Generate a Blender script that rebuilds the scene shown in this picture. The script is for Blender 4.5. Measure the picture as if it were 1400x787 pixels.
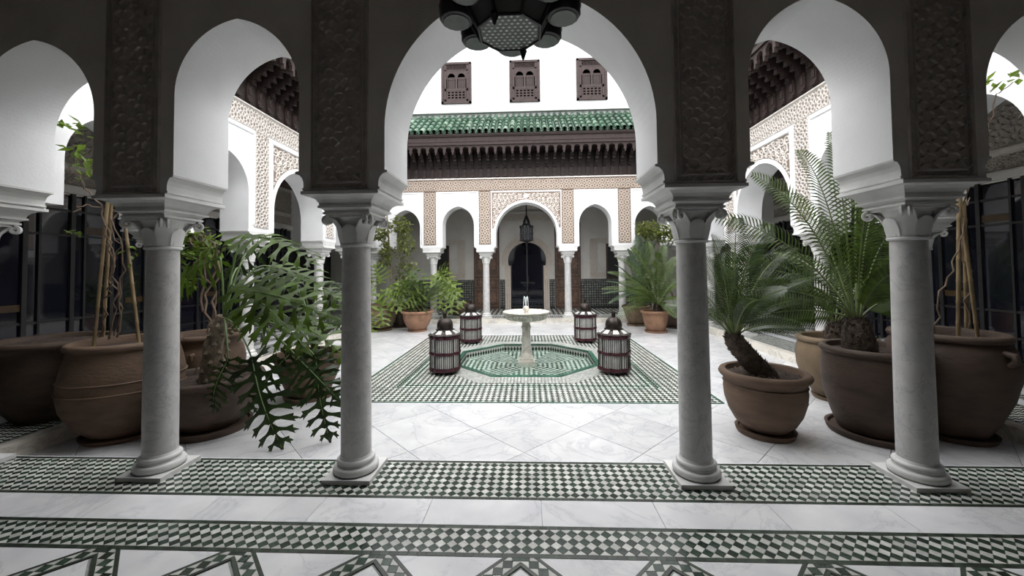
import bpy, math, random
from mathutils import Vector, Matrix
PI = math.pi
rnd = random.Random(7)
for o in list(bpy.data.objects): bpy.data.objects.remove(o)
sc = bpy.context.scene
COL = sc.collection

# ------------------------------------------------------------------ camera
FPX, YAW, PITCH, ROLL, PPY = 529.3, .0426, .0286, .0106, 352.3
EYE = Vector((.0575, 0, 1.5))
_f = Vector((-math.sin(YAW)*math.cos(PITCH), math.cos(YAW)*math.cos(PITCH), math.sin(PITCH)))
_r = Vector((math.cos(YAW), math.sin(YAW), 0)); _u = _r.cross(_f)
_c, _s = math.cos(ROLL), math.sin(ROLL)
_r, _u = _r*_c-_u*_s, _u*_c+_r*_s
cd = bpy.data.cameras.new('camera'); cam = bpy.data.objects.new('camera', cd); COL.objects.link(cam)
cd.sensor_fit = 'HORIZONTAL'; cd.sensor_width = 36; cd.lens = 36*FPX/1400
cd.shift_y = -(393.5-PPY)/1400; cd.clip_start = .05; cd.clip_end = 200
M = Matrix((_r, _u, -_f)).transposed().to_4x4(); M.translation = EYE
cam.matrix_world = M; sc.camera = cam

# ------------------------------------------------------------------ sky and exposure
w = bpy.data.worlds.new('overcast_sky'); sc.world = w; w.use_nodes = True
bg = w.node_tree.nodes['Background']; bg.inputs['Color'].default_value = (.985, .988, 1, 1); bg.inputs['Strength'].default_value = 1.0
sc.view_settings.view_transform = 'Standard'; sc.view_settings.look = 'None'; sc.view_settings.gamma = 1
sc.view_settings.use_curve_mapping = False
sc.view_settings.exposure = 2.4

def ray(x, y): return _f+_r*((x-700)/FPX)-_u*((y-PPY)/FPX)
def at(x, y, Y):                       # the point at depth Y that was measured at pixel x, y
    d = ray(x, y); return EYE+d*(Y/d.y)
def atz(x, y, z):
    d = ray(x, y); return EYE+d*((z-EYE.z)/d.z)

# ------------------------------------------------------------------ materials
MATS = {}
def nodes(name):
    m = bpy.data.materials.new(name); m.use_nodes = True
    nt = m.node_tree; b = nt.nodes['Principled BSDF']; MATS[name] = m
    return m, nt, b
def N(nt, t, **kw):
    n = nt.nodes.new(t)
    for k, v in kw.items():
        if k in n.inputs: n.inputs[k].default_value = v
        else: setattr(n, k, v)
    return n
def ramp(nt, fac, stops):
    r = nt.nodes.new('ShaderNodeValToRGB'); e = r.color_ramp.elements
    while len(e) < len(stops): e.new(.5)
    for q, (p, c) in zip(e, stops): q.position = p; q.color = (*c, 1)
    nt.links.new(fac, r.inputs['Fac']); return r.outputs['Color']
def mat(name, col, rough=.6, var=.12, scale=6, bump=0, bscale=40, spec=.5, metal=0, stretch=(1, 1, 1), rand=0, coord='Object', coat=0):
    m, nt, b = nodes(name); L = nt.links
    tc = N(nt, 'ShaderNodeTexCoord'); mp = N(nt, 'ShaderNodeMapping'); mp.inputs['Scale'].default_value = stretch
    L.new(tc.outputs[coord], mp.inputs['Vector'])
    no = N(nt, 'ShaderNodeTexNoise', Scale=scale, Detail=5.0); L.new(mp.outputs[0], no.inputs['Vector'])
    lo = tuple(c*(1-var*1.6) for c in col); hi = tuple(min(1, c*(1+var)) for c in col)
    c = ramp(nt, no.outputs['Fac'], [(.3, lo), (.5, col), (.72, hi)])
    if rand:
        ge = N(nt, 'ShaderNodeNewGeometry'); oi = N(nt, 'ShaderNodeObjectInfo')
        ad = N(nt, 'ShaderNodeMath', operation='ADD'); L.new(ge.outputs['Random Per Island'], ad.inputs[0]); L.new(oi.outputs['Random'], ad.inputs[1])
        fr = N(nt, 'ShaderNodeMath', operation='FRACT'); L.new(ad.outputs[0], fr.inputs[0])
        mr = N(nt, 'ShaderNodeMapRange'); mr.inputs['To Min'].default_value = 1-rand; mr.inputs['To Max'].default_value = 1+rand
        L.new(fr.outputs[0], mr.inputs['Value'])
        hs = N(nt, 'ShaderNodeHueSaturation'); L.new(c, hs.inputs['Color']); L.new(mr.outputs[0], hs.inputs['Value']); c = hs.outputs['Color']
    L.new(c, b.inputs['Base Color'])
    b.inputs['Roughness'].default_value = rough; b.inputs['Metallic'].default_value = metal
    b.inputs['Specular IOR Level'].default_value = spec; b.inputs['Coat Weight'].default_value = coat
    if bump:
        n2 = N(nt, 'ShaderNodeTexNoise', Scale=bscale, Detail=4.0); L.new(mp.outputs[0], n2.inputs['Vector'])
        bp = N(nt, 'ShaderNodeBump', Strength=bump, Distance=.02); L.new(n2.outputs['Fac'], bp.inputs['Height']); L.new(bp.outputs[0], b.inputs['Normal'])
    return m
def marble(name, col, vein, rough=.22, scale=1.6, rand=.05, thick=.06):
    m, nt, b = nodes(name); L = nt.links
    tc = N(nt, 'ShaderNodeTexCoord'); oi = N(nt, 'ShaderNodeObjectInfo')
    av = N(nt, 'ShaderNodeVectorMath', operation='ADD'); L.new(tc.outputs['Object'], av.inputs[0])
    sv = N(nt, 'ShaderNodeVectorMath', operation='SCALE'); sv.inputs['Scale'].default_value = 37.0
    cb = N(nt, 'ShaderNodeCombineXYZ'); L.new(oi.outputs['Random'], cb.inputs[0]); L.new(oi.outputs['Random'], cb.inputs[1])
    L.new(cb.outputs[0], sv.inputs[0]); L.new(sv.outputs[0], av.inputs[1])
    n1 = N(nt, 'ShaderNodeTexNoise', Scale=scale, Detail=8.0, Roughness=.62, Distortion=1.2); L.new(av.outputs[0], n1.inputs['Vector'])
    ab = N(nt, 'ShaderNodeMath', operation='SUBTRACT'); ab.inputs[1].default_value = .5; L.new(n1.outputs['Fac'], ab.inputs[0])
    a2 = N(nt, 'ShaderNodeMath', operation='ABSOLUTE'); L.new(ab.outputs[0], a2.inputs[0])
    c1 = ramp(nt, a2.outputs[0], [(0, vein), (thick*.35, tuple(.35*v+.65*c for v, c in zip(vein, col))), (thick, col)])
    n2 = N(nt, 'ShaderNodeTexNoise', Scale=scale*2.2, Detail=6.0); L.new(av.outputs[0], n2.inputs['Vector'])
    c2 = ramp(nt, n2.outputs['Fac'], [(.35, (.86, .86, .88)), (.65, (1, 1, 1))])
    mx = N(nt, 'ShaderNodeMix', data_type='RGBA', blend_type='MULTIPLY'); mx.inputs[0].default_value = 1
    L.new(c1, mx.inputs[6]); L.new(c2, mx.inputs[7])
    mr = N(nt, 'ShaderNodeMapRange'); mr.inputs['To Min'].default_value = 1-rand; mr.inputs['To Max'].default_value = 1+rand
    L.new(oi.outputs['Random'], mr.inputs['Value'])
    hs = N(nt, 'ShaderNodeHueSaturation'); L.new(mx.outputs[2], hs.inputs['Color']); L.new(mr.outputs[0], hs.inputs['Value'])
    L.new(hs.outputs[0], b.inputs['Base Color']); b.inputs['Roughness'].default_value = rough
    return m

mat('white_plaster', (.82, .82, .825), .75, .03, 3, .08, 60)
mat('dimmed_white_plaster', (.42, .42, .418), .8, .03, 2, .05, 40)  # white upper wall, greyed in its colour to offset the bright sky light
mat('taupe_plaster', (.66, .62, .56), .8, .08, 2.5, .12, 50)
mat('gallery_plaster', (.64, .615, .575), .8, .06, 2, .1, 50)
mat('grey_stone', (.66, .655, .64), .5, .08, 5, .05, 60)
mat('ceiling_wood', (.06, .042, .034), .6, .2, 4)
marble('court_marble', (.66, .66, .66), (.53, .535, .55), .25, 1.6, .05, .035)  # white marble with its colour lowered against the strong open-sky light
marble('white_marble', (.87, .87, .875), (.73, .735, .75), .16, 1.6, .04, .035)
marble('column_marble', (.56, .55, .535), (.42, .415, .41), .35, 5, .03, .03)
marble('cream_marble', (.72, .68, .60), (.5, .46, .4), .35, 3)
mat('green_tile', (.030, .052, .037), .22, .3, 30, rand=.45)
mat('white_tile', (.60, .60, .565), .25, .1, 30, rand=.22)
mat('green_glaze', (.03, .115, .075), .18, .3, 20, rand=.3)
mat('dark_line_tile', (.03, .045, .03), .3, .3, 30, rand=.5)
mat('grout', (.30, .31, .29), .8, .15, 20)
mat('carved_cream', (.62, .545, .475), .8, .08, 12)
mat('carved_tan', (.23, .165, .125), .85, .12, 12)  # tan ground, its colour deepened with the shade of the carved recesses
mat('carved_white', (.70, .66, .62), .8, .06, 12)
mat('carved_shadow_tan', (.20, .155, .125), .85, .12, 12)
mat('carved_dark', (.45, .41, .36), .85, .1, 14)
mat('cedar', (.020, .0125, .011), .6, .25, 10, .15, 60, stretch=(1, 1, .3), spec=.25)
mat('cedar_light', (.030, .019, .0175), .6, .25, 10, .15, 60, spec=.25)
mat('door_wood', (.075, .040, .026), .5, .3, 8, .2, 50)
mat('door_wood_light', (.15, .085, .055), .5, .25, 8)
mat('roof_glaze', (.045, .09, .058), .18, .3, 9, rand=.3, spec=.5)
mat('roof_glaze_pale', (.13, .19, .14), .3, .3, 9, rand=.3)
mat('terracotta', (.27, .15, .092), .8, .2, 5, .25, 25)
mat('terracotta_brown', (.115, .072, .046), .75, .22, 4, .25, 25, stretch=(1, 1, 2.5))
mat('terracotta_dark', (.066, .042, .029), .7, .25, 4, .25, 25, stretch=(1, 1, 2.5))
mat('terracotta_olive', (.15, .105, .062), .75, .25, 4, .25, 25)
mat('soil', (.06, .042, .032), .95, .4, 40, 1, 90)
mat('bark', (.07, .05, .036), .9, .4, 25, .8, 60)
mat('bark_pale', (.20, .16, .115), .9, .35, 14, .6, 50)
mat('bamboo', (.20, .14, .07), .5, .25, 9, stretch=(1, 1, .4))
mat('vine_stem', (.16, .11, .075), .85, .3, 14)
mat('cycad_green', (.050, .080, .016), .38, .25, 9, rand=.35)
mat('cycad_dark', (.030, .052, .012), .35, .25, 9, rand=.3)
mat('cycad_blue', (.085, .125, .075), .5, .25, 9, rand=.3)
mat('rachis_green', (.13, .17, .055), .45, .2, 9)
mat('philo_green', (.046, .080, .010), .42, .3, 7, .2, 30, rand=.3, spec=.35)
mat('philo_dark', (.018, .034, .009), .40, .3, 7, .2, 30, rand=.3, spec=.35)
mat('philo_light', (.17, .235, .05), .42, .25, 7, rand=.25)
mat('petiole_green', (.12, .18, .06), .4, .2, 8)
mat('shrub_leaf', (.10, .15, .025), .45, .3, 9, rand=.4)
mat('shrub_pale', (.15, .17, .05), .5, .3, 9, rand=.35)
mat('lantern_metal', (.045, .036, .032), .38, .3, 20, .2, 60, metal=.75)
mat('lantern_red', (.045, .006, .014), .35, .25, 20)
mat('black_metal', (.012, .012, .013), .4, .2, 10)
mat('jet_water', (.75, .8, .82), .1, .1, 20)
m_ = mat('lantern_glass', (.52, .52, .50), .3, .15, 14, rand=.2); m_.node_tree.nodes['Principled BSDF'].inputs['Coat Weight'].default_value = .3
mat('dark_glass', (.008, .009, .016), .04, .3, 3, spec=.5)
mat('blue_glass', (.005, .005, .014), .06, .3, 3, spec=.4)
mat('smoked_glass', (.09, .095, .09), .2, .2, 8)
mat('amber_tile', (.05, .025, .005), .4, .3, 14)
for nm, f_ in (('philo_green', .35), ('philo_light', .35), ('philo_dark', .2), ('cycad_green', .3), ('cycad_dark', .2), ('cycad_blue', .2), ('shrub_leaf', .4), ('shrub_pale', .4)):
    nt_ = MATS[nm].node_tree; b_ = nt_.nodes['Principled BSDF']; o_ = nt_.nodes['Material Output']
    tr = nt_.nodes.new('ShaderNodeBsdfTranslucent'); mxs = nt_.nodes.new('ShaderNodeMixShader'); mxs.inputs[0].default_value = f_
    src = b_.inputs['Base Color'].links[0].from_socket; hs = nt_.nodes.new('ShaderNodeHueSaturation'); hs.inputs['Value'].default_value = 1.7; hs.inputs['Saturation'].default_value = 1.1
    nt_.links.new(src, hs.inputs['Color']); nt_.links.new(hs.outputs[0], tr.inputs['Color'])
    nt_.links.new(b_.outputs[0], mxs.inputs[1]); nt_.links.new(tr.outputs[0], mxs.inputs[2]); nt_.links.new(mxs.outputs[0], o_.inputs['Surface'])
mt, nt_, b_ = nodes('pool_water')
b_.inputs['Base Color'].default_value = (.9, 1, .96, 1); b_.inputs['Roughness'].default_value = .02; b_.inputs['Transmission Weight'].default_value = 1; b_.inputs['IOR'].default_value = 1.05

# ------------------------------------------------------------------ mesh helpers
class MB:
    def __init__(s): s.v, s.f, s.m = [], [], []
    def add(s, vs, fs, mi=0):
        n = len(s.v); s.v += [tuple(p) for p in vs]; s.f += [tuple(i+n for i in f) for f in fs]; s.m += [mi]*len(fs); return s
    def box(s, x0, x1, y0, y1, z0, z1, mi=0):
        return s.add([(x0,y0,z0),(x1,y0,z0),(x1,y1,z0),(x0,y1,z0),(x0,y0,z1),(x1,y0,z1),(x1,y1,z1),(x0,y1,z1)],
                     [(0,3,2,1),(4,5,6,7),(0,1,5,4),(1,2,6,5),(2,3,7,6),(3,0,4,7)], mi)
    def lathe(s, prof, n=28, c=(0,0), cap=True, mi=0, lobes=0, amp=0, ph=0):
        vs, fs = [], []
        for r, z in prof:
            for i in range(n):
                a = 2*PI*i/n+ph; rr = r*(1+amp*abs(math.cos(lobes*a/2))) if lobes else r
                vs.append((c[0]+rr*math.cos(a), c[1]+rr*math.sin(a), z))
        for k in range(len(prof)-1):
            for i in range(n):
                j = (i+1) % n; fs.append((k*n+i, k*n+j, (k+1)*n+j, (k+1)*n+i))
        if cap:
            fs.append(tuple(range(n))[::-1]); fs.append(tuple((len(prof)-1)*n+i for i in range(n)))
        return s.add(vs, fs, mi)
    def tube(s, pts, rad, n=8, mi=0):
        pts = [Vector(p) for p in pts]; k = len(pts)
        if not hasattr(rad, '__len__'): rad = [rad]*k
        vs, fs = [], []; up = Vector((0, 0, 1)); ref = None
        for i, p in enumerate(pts):
            t = (pts[min(i+1, k-1)]-pts[max(i-1, 0)]); t = t.normalized() if t.length > 1e-9 else up
            if ref is None: ref = t.orthogonal().normalized()
            a = (ref-t*ref.dot(t)); a = a.normalized() if a.length > 1e-6 else t.orthogonal().normalized(); ref = a
            b = t.cross(a)
            for j in range(n):
                q = 2*PI*j/n; vs.append(p+(a*math.cos(q)+b*math.sin(q))*rad[i])
        for i in range(k-1):
            for j in range(n):
                l = (j+1) % n; fs.append((i*n+j, i*n+l, (i+1)*n+l, (i+1)*n+j))
        fs.append(tuple(range(n))[::-1]); fs.append(tuple((k-1)*n+j for j in range(n)))
        return s.add(vs, fs, mi)
    def prism(s, poly, z0, z1, mi=0, top_only=False):       # poly in XY, extruded in Z
        n = len(poly)
        if top_only: return s.add([(x, y, z1) for x, y in poly], [tuple(range(n))], mi)
        vs = [(x, y, z0) for x, y in poly]+[(x, y, z1) for x, y in poly]
        fs = [tuple(range(n))[::-1], tuple(range(n, 2*n))]+[(i, (i+1) % n, n+(i+1) % n, n+i) for i in range(n)]
        return s.add(vs, fs, mi)
    def loft(s, rings, cap=True, mi=0):                      # rings of equal vertex count, closed
        n = len(rings[0]); vs = [p for r in rings for p in r]; fs = []
        for k in range(len(rings)-1):
            for i in range(n):
                j = (i+1) % n; fs.append((k*n+i, k*n+j, (k+1)*n+j, (k+1)*n+i))
        if cap: fs.append(tuple(range(n))[::-1]); fs.append(tuple((len(rings)-1)*n+i for i in range(n)))
        return s.add(vs, fs, mi)
    def xform(s, fn): s.v = [tuple(fn(*p)) for p in s.v]; return s
    def mesh(s, name, mats, smooth=None):
        me = bpy.data.meshes.new(name); me.from_pydata(s.v, [], s.f)
        if isinstance(mats, str): mats = [mats]
        for m in mats: me.materials.append(MATS[m])
        if len(mats) > 1: me.polygons.foreach_set('material_index', s.m)
        if smooth is not None:
            me.polygons.foreach_set('use_smooth', [True]*len(me.polygons))
            me.set_sharp_from_angle(angle=math.radians(smooth))
        me.update(); return me
    def build(s, name, mats, parent=None, smooth=None, loc=(0,0,0)):
        return link(name, s.mesh(name, mats, smooth), parent, loc)
def link(name, me, parent=None, loc=(0,0,0), rot=None, scale=None):
    o = bpy.data.objects.new(name, me); COL.objects.link(o); o.location = loc
    if rot is not None: o.rotation_euler = rot
    if scale is not None: o.scale = scale
    if parent is not None: o.parent = parent
    return o
def tag(o, label=None, cat=None, group=None, kind=None):
    if label: o['label'] = label
    if cat: o['category'] = cat
    if group: o['group'] = group
    if kind: o['kind'] = kind
    return o
def thing(name, label, cat, loc=(0,0,0), rz=0, group=None):
    o = link(name, None, None, loc, (0, 0, rz)); o.empty_display_size = .1
    return tag(o, label, cat, group)
def dup(root, loc, rz=0, label=None, group=None):
    r = root.copy(); COL.objects.link(r); r.location = loc; r.rotation_euler = (0, 0, rz)
    if label: r['label'] = label
    if group: r['group'] = group
    for ch in list(root.children):
        c = ch.copy(); COL.objects.link(c); c.parent = r
        for g in list(ch.children):
            d = g.copy(); COL.objects.link(d); d.parent = c
    return r
def struct(name, label=None, cat=None):
    o = link(name, None); return tag(o, label, cat, None, 'structure')
def clip(poly, inside, cut):
    out = []
    for i, p in enumerate(poly):
        q = poly[(i+1) % len(poly)]; a, b = inside(p), inside(q)
        if a: out.append(p)
        if a != b: out.append(cut(p, q))
    return out
def clip_half(poly, nx, ny, d):        # keep nx*x+ny*y <= d
    g = lambda p: nx*p[0]+ny*p[1]-d
    def cut(p, q):
        t = g(p)/(g(p)-g(q)); return (p[0]+(q[0]-p[0])*t, p[1]+(q[1]-p[1])*t)
    return clip(poly, lambda p: g(p) <= 1e-9, cut)
def clip_poly(poly, region):           # region convex, counter-clockwise
    for i, a in enumerate(region):
        b = region[(i+1) % len(region)]; nx, ny = b[1]-a[1], a[0]-b[0]
        poly = clip_half(poly, nx, ny, nx*a[0]+ny*a[1])
        if len(poly) < 3: return []
    return poly
def area(p): return abs(sum(p[i][0]*p[(i+1) % len(p)][1]-p[(i+1) % len(p)][0]*p[i][1] for i in range(len(p))))/2

# ------------------------------------------------------------------ dimensions
ZC = -.14                     # court level, the galleries lie at 0
YF, YB, XS = 2.87, 12.08, 4.87    # column rows: front, back, sides
TH = .25                      # half thickness of the arcade walls
KX, KF, KB = 4.5, 3.07, 11.7  # edges of the court
OX, OYB, OYF = 7.4, 14.6, -1.9    # outer walls
ZW = 4.3                      # top of arcade walls

# ================================================================== FLOORS
floor = struct('floor', 'white marble court floor laid in diagonal slabs', 'floor')
for b_ in ((-KX-.05, KX+.05, KF-.05, 5.0), (-KX-.05, KX+.05, 9.35, KB+.05), (-KX-.05, -2.2, 5.0, 9.35), (2.2, KX+.05, 5.0, 9.35)): MB().box(*b_, ZC-.3, ZC-.012).build('bedding', 'grout', floor)
D = .0633
MC = (0, 7.17); MH = 2.39
s2 = .74/2**.5*1.0
k = 0
for i in range(-16, 17):
    for j in range(-16, 17):
        cx, cy = (i+j)*s2, 7.17+(i-j)*s2
        q = [(cx+s2, cy), (cx, cy+s2), (cx-s2, cy), (cx, cy-s2)]
        g = .0019; q = [(cx+(x-cx)*(1-g*2/s2), cy+(y-cy)*(1-g*2/s2)) for x, y in q]
        q = clip_poly(q, [(-KX, KF), (KX, KF), (KX, KB), (-KX, KB)])
        if len(q) < 3 or area(q) < .004: continue
        if all(abs(x-MC[0]) < MH-.05 and abs(y-MC[1]) < MH-.05 for x, y in q): continue
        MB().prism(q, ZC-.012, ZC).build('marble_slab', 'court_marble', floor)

def tiles(region, d=D, org=(0, 0), gap=.0016):
    """diamond tiles of diagonal d clipped to a convex region: yields (polygon, is_white, centre)"""
    xs = [p[0] for p in region]; ys = [p[1] for p in region]
    h = d/2; e = h-gap
    for i in range(int((min(xs)-org[0])/h)-2, int((max(xs)-org[0])/h)+3):
        for j in range(int((min(ys)-org[1])/h)-2, int((max(ys)-org[1])/h)+3):
            if (i+j) % 2: continue
            cx, cy = org[0]+i*h, org[1]+j*h
            q = clip_poly([(cx+e, cy), (cx, cy+e), (cx-e, cy), (cx, cy-e)], region)
            if len(q) >= 3 and area(q) > d*d*.01: yield q, i % 2 == 0, (cx, cy)
def rect(x0, x1, y0, y1): return [(x0, y0), (x1, y0), (x1, y1), (x0, y1)]
def dashes(mb, p, q, wd, ln, z0, z1, mi=0):
    p, q = Vector((*p, 0)), Vector((*q, 0)); t = (q-p).normalized(); nrm = Vector((-t.y, t.x, 0))*wd/2; L = (q-p).length; n = max(1, round(L/ln))
    for i in range(n):
        a = p+t*(L*i/n+.001); b = p+t*(L*(i+1)/n-.001)
        mb.prism([(a-nrm)[:2], (b-nrm)[:2], (b+nrm)[:2], (a+nrm)[:2]], z0, z1, mi)

# front gallery floor
ff = struct('floor_gallery_front', 'gallery floor of white marble with green and white tile bands', 'floor')
MB().box(-OX-.3, OX+.3, OYF, KF-.05, -.3, -.006).build('bedding', 'grout', ff)
B1, B2 = (2.588, 2.588+7*D), (2.085, 2.085+3*D)     # the two tile bands
LW = .03
edge = MB()
for y in (B1[0]-LW/2, B1[1]+LW/2, B2[0]-LW/2, B2[1]+LW/2): dashes(edge, (-OX, y), (OX, y), LW-.003, .05, -.006, 0)
tag(edge.build('border_tile_rows', 'dark_line_tile', ff), kind='stuff')
x = -OX
MB().box(-OX, OX, B1[1]+LW, KF, -.02, 0).build('nosing', 'white_marble', ff)
MB().box(-KX, KX, KF-.04, KF-.002, ZC-.02, -.021).build('riser', 'cream_marble', ff)
for i in range(-11, 11):
    x0 = i*.71+.12
    MB().box(x0+.0015, x0+.7085, B2[1]+LW+.001, B1[0]-LW-.001, -.02, 0).build('marble_slab', 'white_marble', ff)
# band tiles: the nearest 300 of the second band singly, the others joined
single, rest = [], MB()
for q, wh, c in tiles(rect(-OX, OX, B2[0], B2[1]), org=(0, B2[0])):
    full = len(q) == 4 and area(q) > D*D*.4
    if full and abs(c[0]) < 1.88: single.append((wh, c))
    elif abs(c[0]) < 4.2: rest.prism(q, -.006, 0, 0 if wh else 1)
h_ = D/2-.0016
dm = [MB().prism([(h_, 0), (0, h_), (-h_, 0), (0, -h_)], -.006, 0).mesh('tile', n) for n in ('white_tile', 'green_tile')]
single.sort(key=lambda s: abs(s[1][0]))
for wh, c in single[:300]: link('tile', dm[0 if wh else 1], ff, (c[0], c[1], 0))
for wh, c in single[300:]: rest.prism([(c[0]+h_, c[1]), (c[0], c[1]+h_), (c[0]-h_, c[1]), (c[0], c[1]-h_)], -.006, 0, 0 if wh else 1)
for q, wh, c in tiles(rect(-OX, OX, B1[0], B1[1]), org=(0, B1[0])):
    if abs(c[0]) < 6: rest.prism(q, -.006, 0, 0 if wh else 1)
# 45 degree lattice strips beyond the second band
P_ = .757; yL = B2[0]-LW
def strip(mb, lines, p, q, region, wd=.088):
    """a strip with one row of diamonds between two dark lines, clipped to region"""
    p, q = Vector(p), Vector(q); t = (q-p).normalized(); n = Vector((-t.y, t.x))
    def loc(a, b): v = p+t*a+n*b; return (v.x, v.y)
    L = (q-p).length; hw = wd/2; lw = .018
    for s in (-1, 1):
        r = clip_poly([loc(0, s*hw-lw/2), loc(L, s*hw-lw/2), loc(L, s*hw+lw/2), loc(0, s*hw+lw/2)], region)
        if len(r) > 2: lines.prism(r, -.006, 0)
    i = hw-lw/2-.002; a = 0
    while a < L:
        r = clip_poly([loc(a, 0), loc(a+i, -i), loc(a+2*i, 0), loc(a+i, i)], region)
        if len(r) > 2: mb.prism(r, -.006, 0, 1)
        for s in (-1, 1):
            r = [loc(a+i+.002, s*i), loc(a+2*i, .004*s), loc(a+3*i-.002, s*i)]
            if s > 0: r = r[::-1]
            if area(r) > 0:
                if sum((r[k][0]*r[(k+1) % 3][1]-r[(k+1) % 3][0]*r[k][1]) for k in range(3)) < 0: r = r[::-1]
                r = clip_poly(r, region)
                if len(r) > 2: mb.prism(r, -.006, 0, 0)
        a += 2*i
lines = MB(); reg = rect(-OX, OX, yL-2.4, yL)
for i in range(-8, 9):
    x0 = i*P_; n_ = 2.1
    strip(rest, lines, (x0-.05, yL+.07), (x0+n_, yL+.02-n_), rect(x0, OX, yL-2.4, yL)); strip(rest, lines, (x0+.05, yL+.07), (x0-n_, yL+.02-n_), rect(-OX, x0, yL-2.4, yL))
tag(rest.build('small_tiles', ['white_tile', 'green_tile'], ff), kind='stuff')
tag(lines.build('lattice_lines', 'dark_line_tile', ff), kind='stuff')
# marble pieces between the strips: triangles along the band, squares behind
hw = .0535
for i in range(-9, 9):
    xa, xb = i*P_+hw*1.414, (i+1)*P_-hw*1.414; m = (xb-xa)/2
    MB().prism([(xa, yL-.001), ((xa+xb)/2, yL-m), (xb, yL-.001)][::-1][::-1], -.02, -.001).build('marble_triangle', 'white_marble', ff)
    for r_ in range(3):
        cx = i*P_+(P_/2 if r_ % 2 else 0); cy = yL-P_/2*(r_+1); e = P_/2-hw*1.414
        MB().prism([(cx+e, cy), (cx, cy+e), (cx-e, cy), (cx, cy-e)], -.02, -.001).build('marble_square', 'white_marble', ff)
MB().box(-OX, OX, OYF, yL-2.0, -.02, -.001).build('inner_field', 'white_marble', ff)

# side and back gallery floors
def gallery_floor(name, label, x0, x1, y0, y1, kerb_side):
    g = struct(name, label, 'floor')
    MB().box(x0-(.3 if kerb_side in 'LB' else 0)+(.06 if kerb_side == 'R' else 0), x1+(.3 if kerb_side in 'RB' else 0)-(.06 if kerb_side == 'L' else 0), y0+(.06 if kerb_side == 'B' else 0), y1+(.4 if kerb_side == 'B' else 0), -.3, -.008).build('bedding', 'grout', g)
    mb, ln = MB(), MB()
    if kerb_side in 'LR':
        s = -1 if kerb_side == 'L' else 1
        X = lambda a: s*(KX+a)
        R_ = lambda a, b, c, d: rect(min(X(a), X(b)), max(X(a), X(b)), c, d)
        MB().prism(R_(0, .14, y0, y1), ZC, 0).build('kerb', 'cream_marble', g)
        for q, wh, c in tiles(R_(.16, .16+9*D, y0, y1), org=(X(.16), y0)): mb.prism(q, -.008, 0, 0 if wh else 1)
        y = y0
        while y < y1-.01:
            MB().prism(R_(.78, .98, y+.002, min(y1, y+.9)-.002), -.02, 0).build('marble_slab', 'white_marble', g); y += .9
        for q, wh, c in tiles(R_(1.0, 1.0+3*D, y0, y1), org=(X(1.0), y0)): mb.prism(q, -.008, 0, 0 if wh else 1)
        for a in (.15, .76, .99, 1.0+3*D+.015): dashes(ln, (X(a), y0), (X(a), y1), .02, .06, -.008, 0)
        xa, xb = 1.23, OX-KX; p = P_
        n = int((y1-y0)/p)+1; reg = R_(xa, xb, y0, y1)
        field = MB()
        field.prism(reg, -.02, -.003).build('marble_field', 'white_marble', g)
        for i in range(-3, n+3):
            ya = y0+i*p
            for sg in (-1, 1):
                strip(mb, ln, (X(xa), ya), (X(xa+2), ya+sg*2), reg, .1)
    else:
        MB().box(x0, x1, KB, KB+.14, ZC, 0).build('kerb', 'cream_marble', g)
        for q, wh, c in tiles(rect(-KX-.1, KX+.1, KB+.16, KB+.16+9*D), org=(0, KB+.16)): mb.prism(q, -.008, 0, 0 if wh else 1)
        MB().box(x0, x1, KB+.76, KB+.98, -.02, 0).build('marble_band', 'white_marble', g)
        for q, wh, c in tiles(rect(-KX, KX, KB+1.0, OYB), org=(0, KB+1.0), d=.16): mb.prism(q, -.008, 0, 0 if wh else 1)
        for y in (KB+.15, KB+.74, KB+.99): dashes(ln, (x0, y), (x1, y), .02, .06, -.008, 0)
    tag(mb.build('small_tiles', ['white_tile', 'green_tile'], g), kind='stuff')
    tag(ln.build('border_tile_rows', 'dark_line_tile', g), kind='stuff')
gallery_floor('floor_gallery_left', 'left gallery floor of white marble with tile lattice', -OX, -KX, KF, KB, 'L')
gallery_floor('floor_gallery_right', 'right gallery floor of white marble with tile lattice', KX, OX, KF, KB, 'R')
gallery_floor('floor_gallery_back', 'back gallery floor beyond the fountain with kerb and tile bands', -OX, OX, KB, OYB+.1, 'B')

# ------------------------------------------------------------------ tiled square with the octagonal basin
def octagon(ap, c=MC):
    R_ = ap/math.cos(PI/8); return [(c[0]+R_*math.cos(PI/8+i*PI/4), c[1]+R_*math.sin(PI/8+i*PI/4)) for i in range(8)]
mat_t = thing('tiled_square', 'large square of green and white mosaic tiles around the octagonal basin', 'tile floor', (0, 0, 0)); tag(mat_t, kind='structure')
zt = ZC+.006
mb, ln = MB(), MB()
ox, oy = MC
A0, A1, A2 = MH, MH-.58, MH-.68
DM = .075
def ring(a, b):      # four trapezoids of a square ring
    for k in range(4):
        c_, s_ = (1, 0, -1, 0)[k], (0, 1, 0, -1)[k]
        pts = [(-b, -b), (b, -b), (a, -a), (-a, -a)]
        pts = [(-a, -a), (a, -a), (b, -b), (-b, -b)]
        yield [(ox+x*c_-y*s_, oy+x*s_+y*c_) for x, y in pts]
for a, b in ((A0-.03, A1), (A1-.03, A2)):
    for r in ring(a, b):
        for q, wh, c in tiles(r, org=(ox, oy-A0+.03), d=DM): mb.prism(q, zt-.006, zt, 0 if wh else 1)
OC, OB, OA = 1.60, 1.27, 1.19
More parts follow.
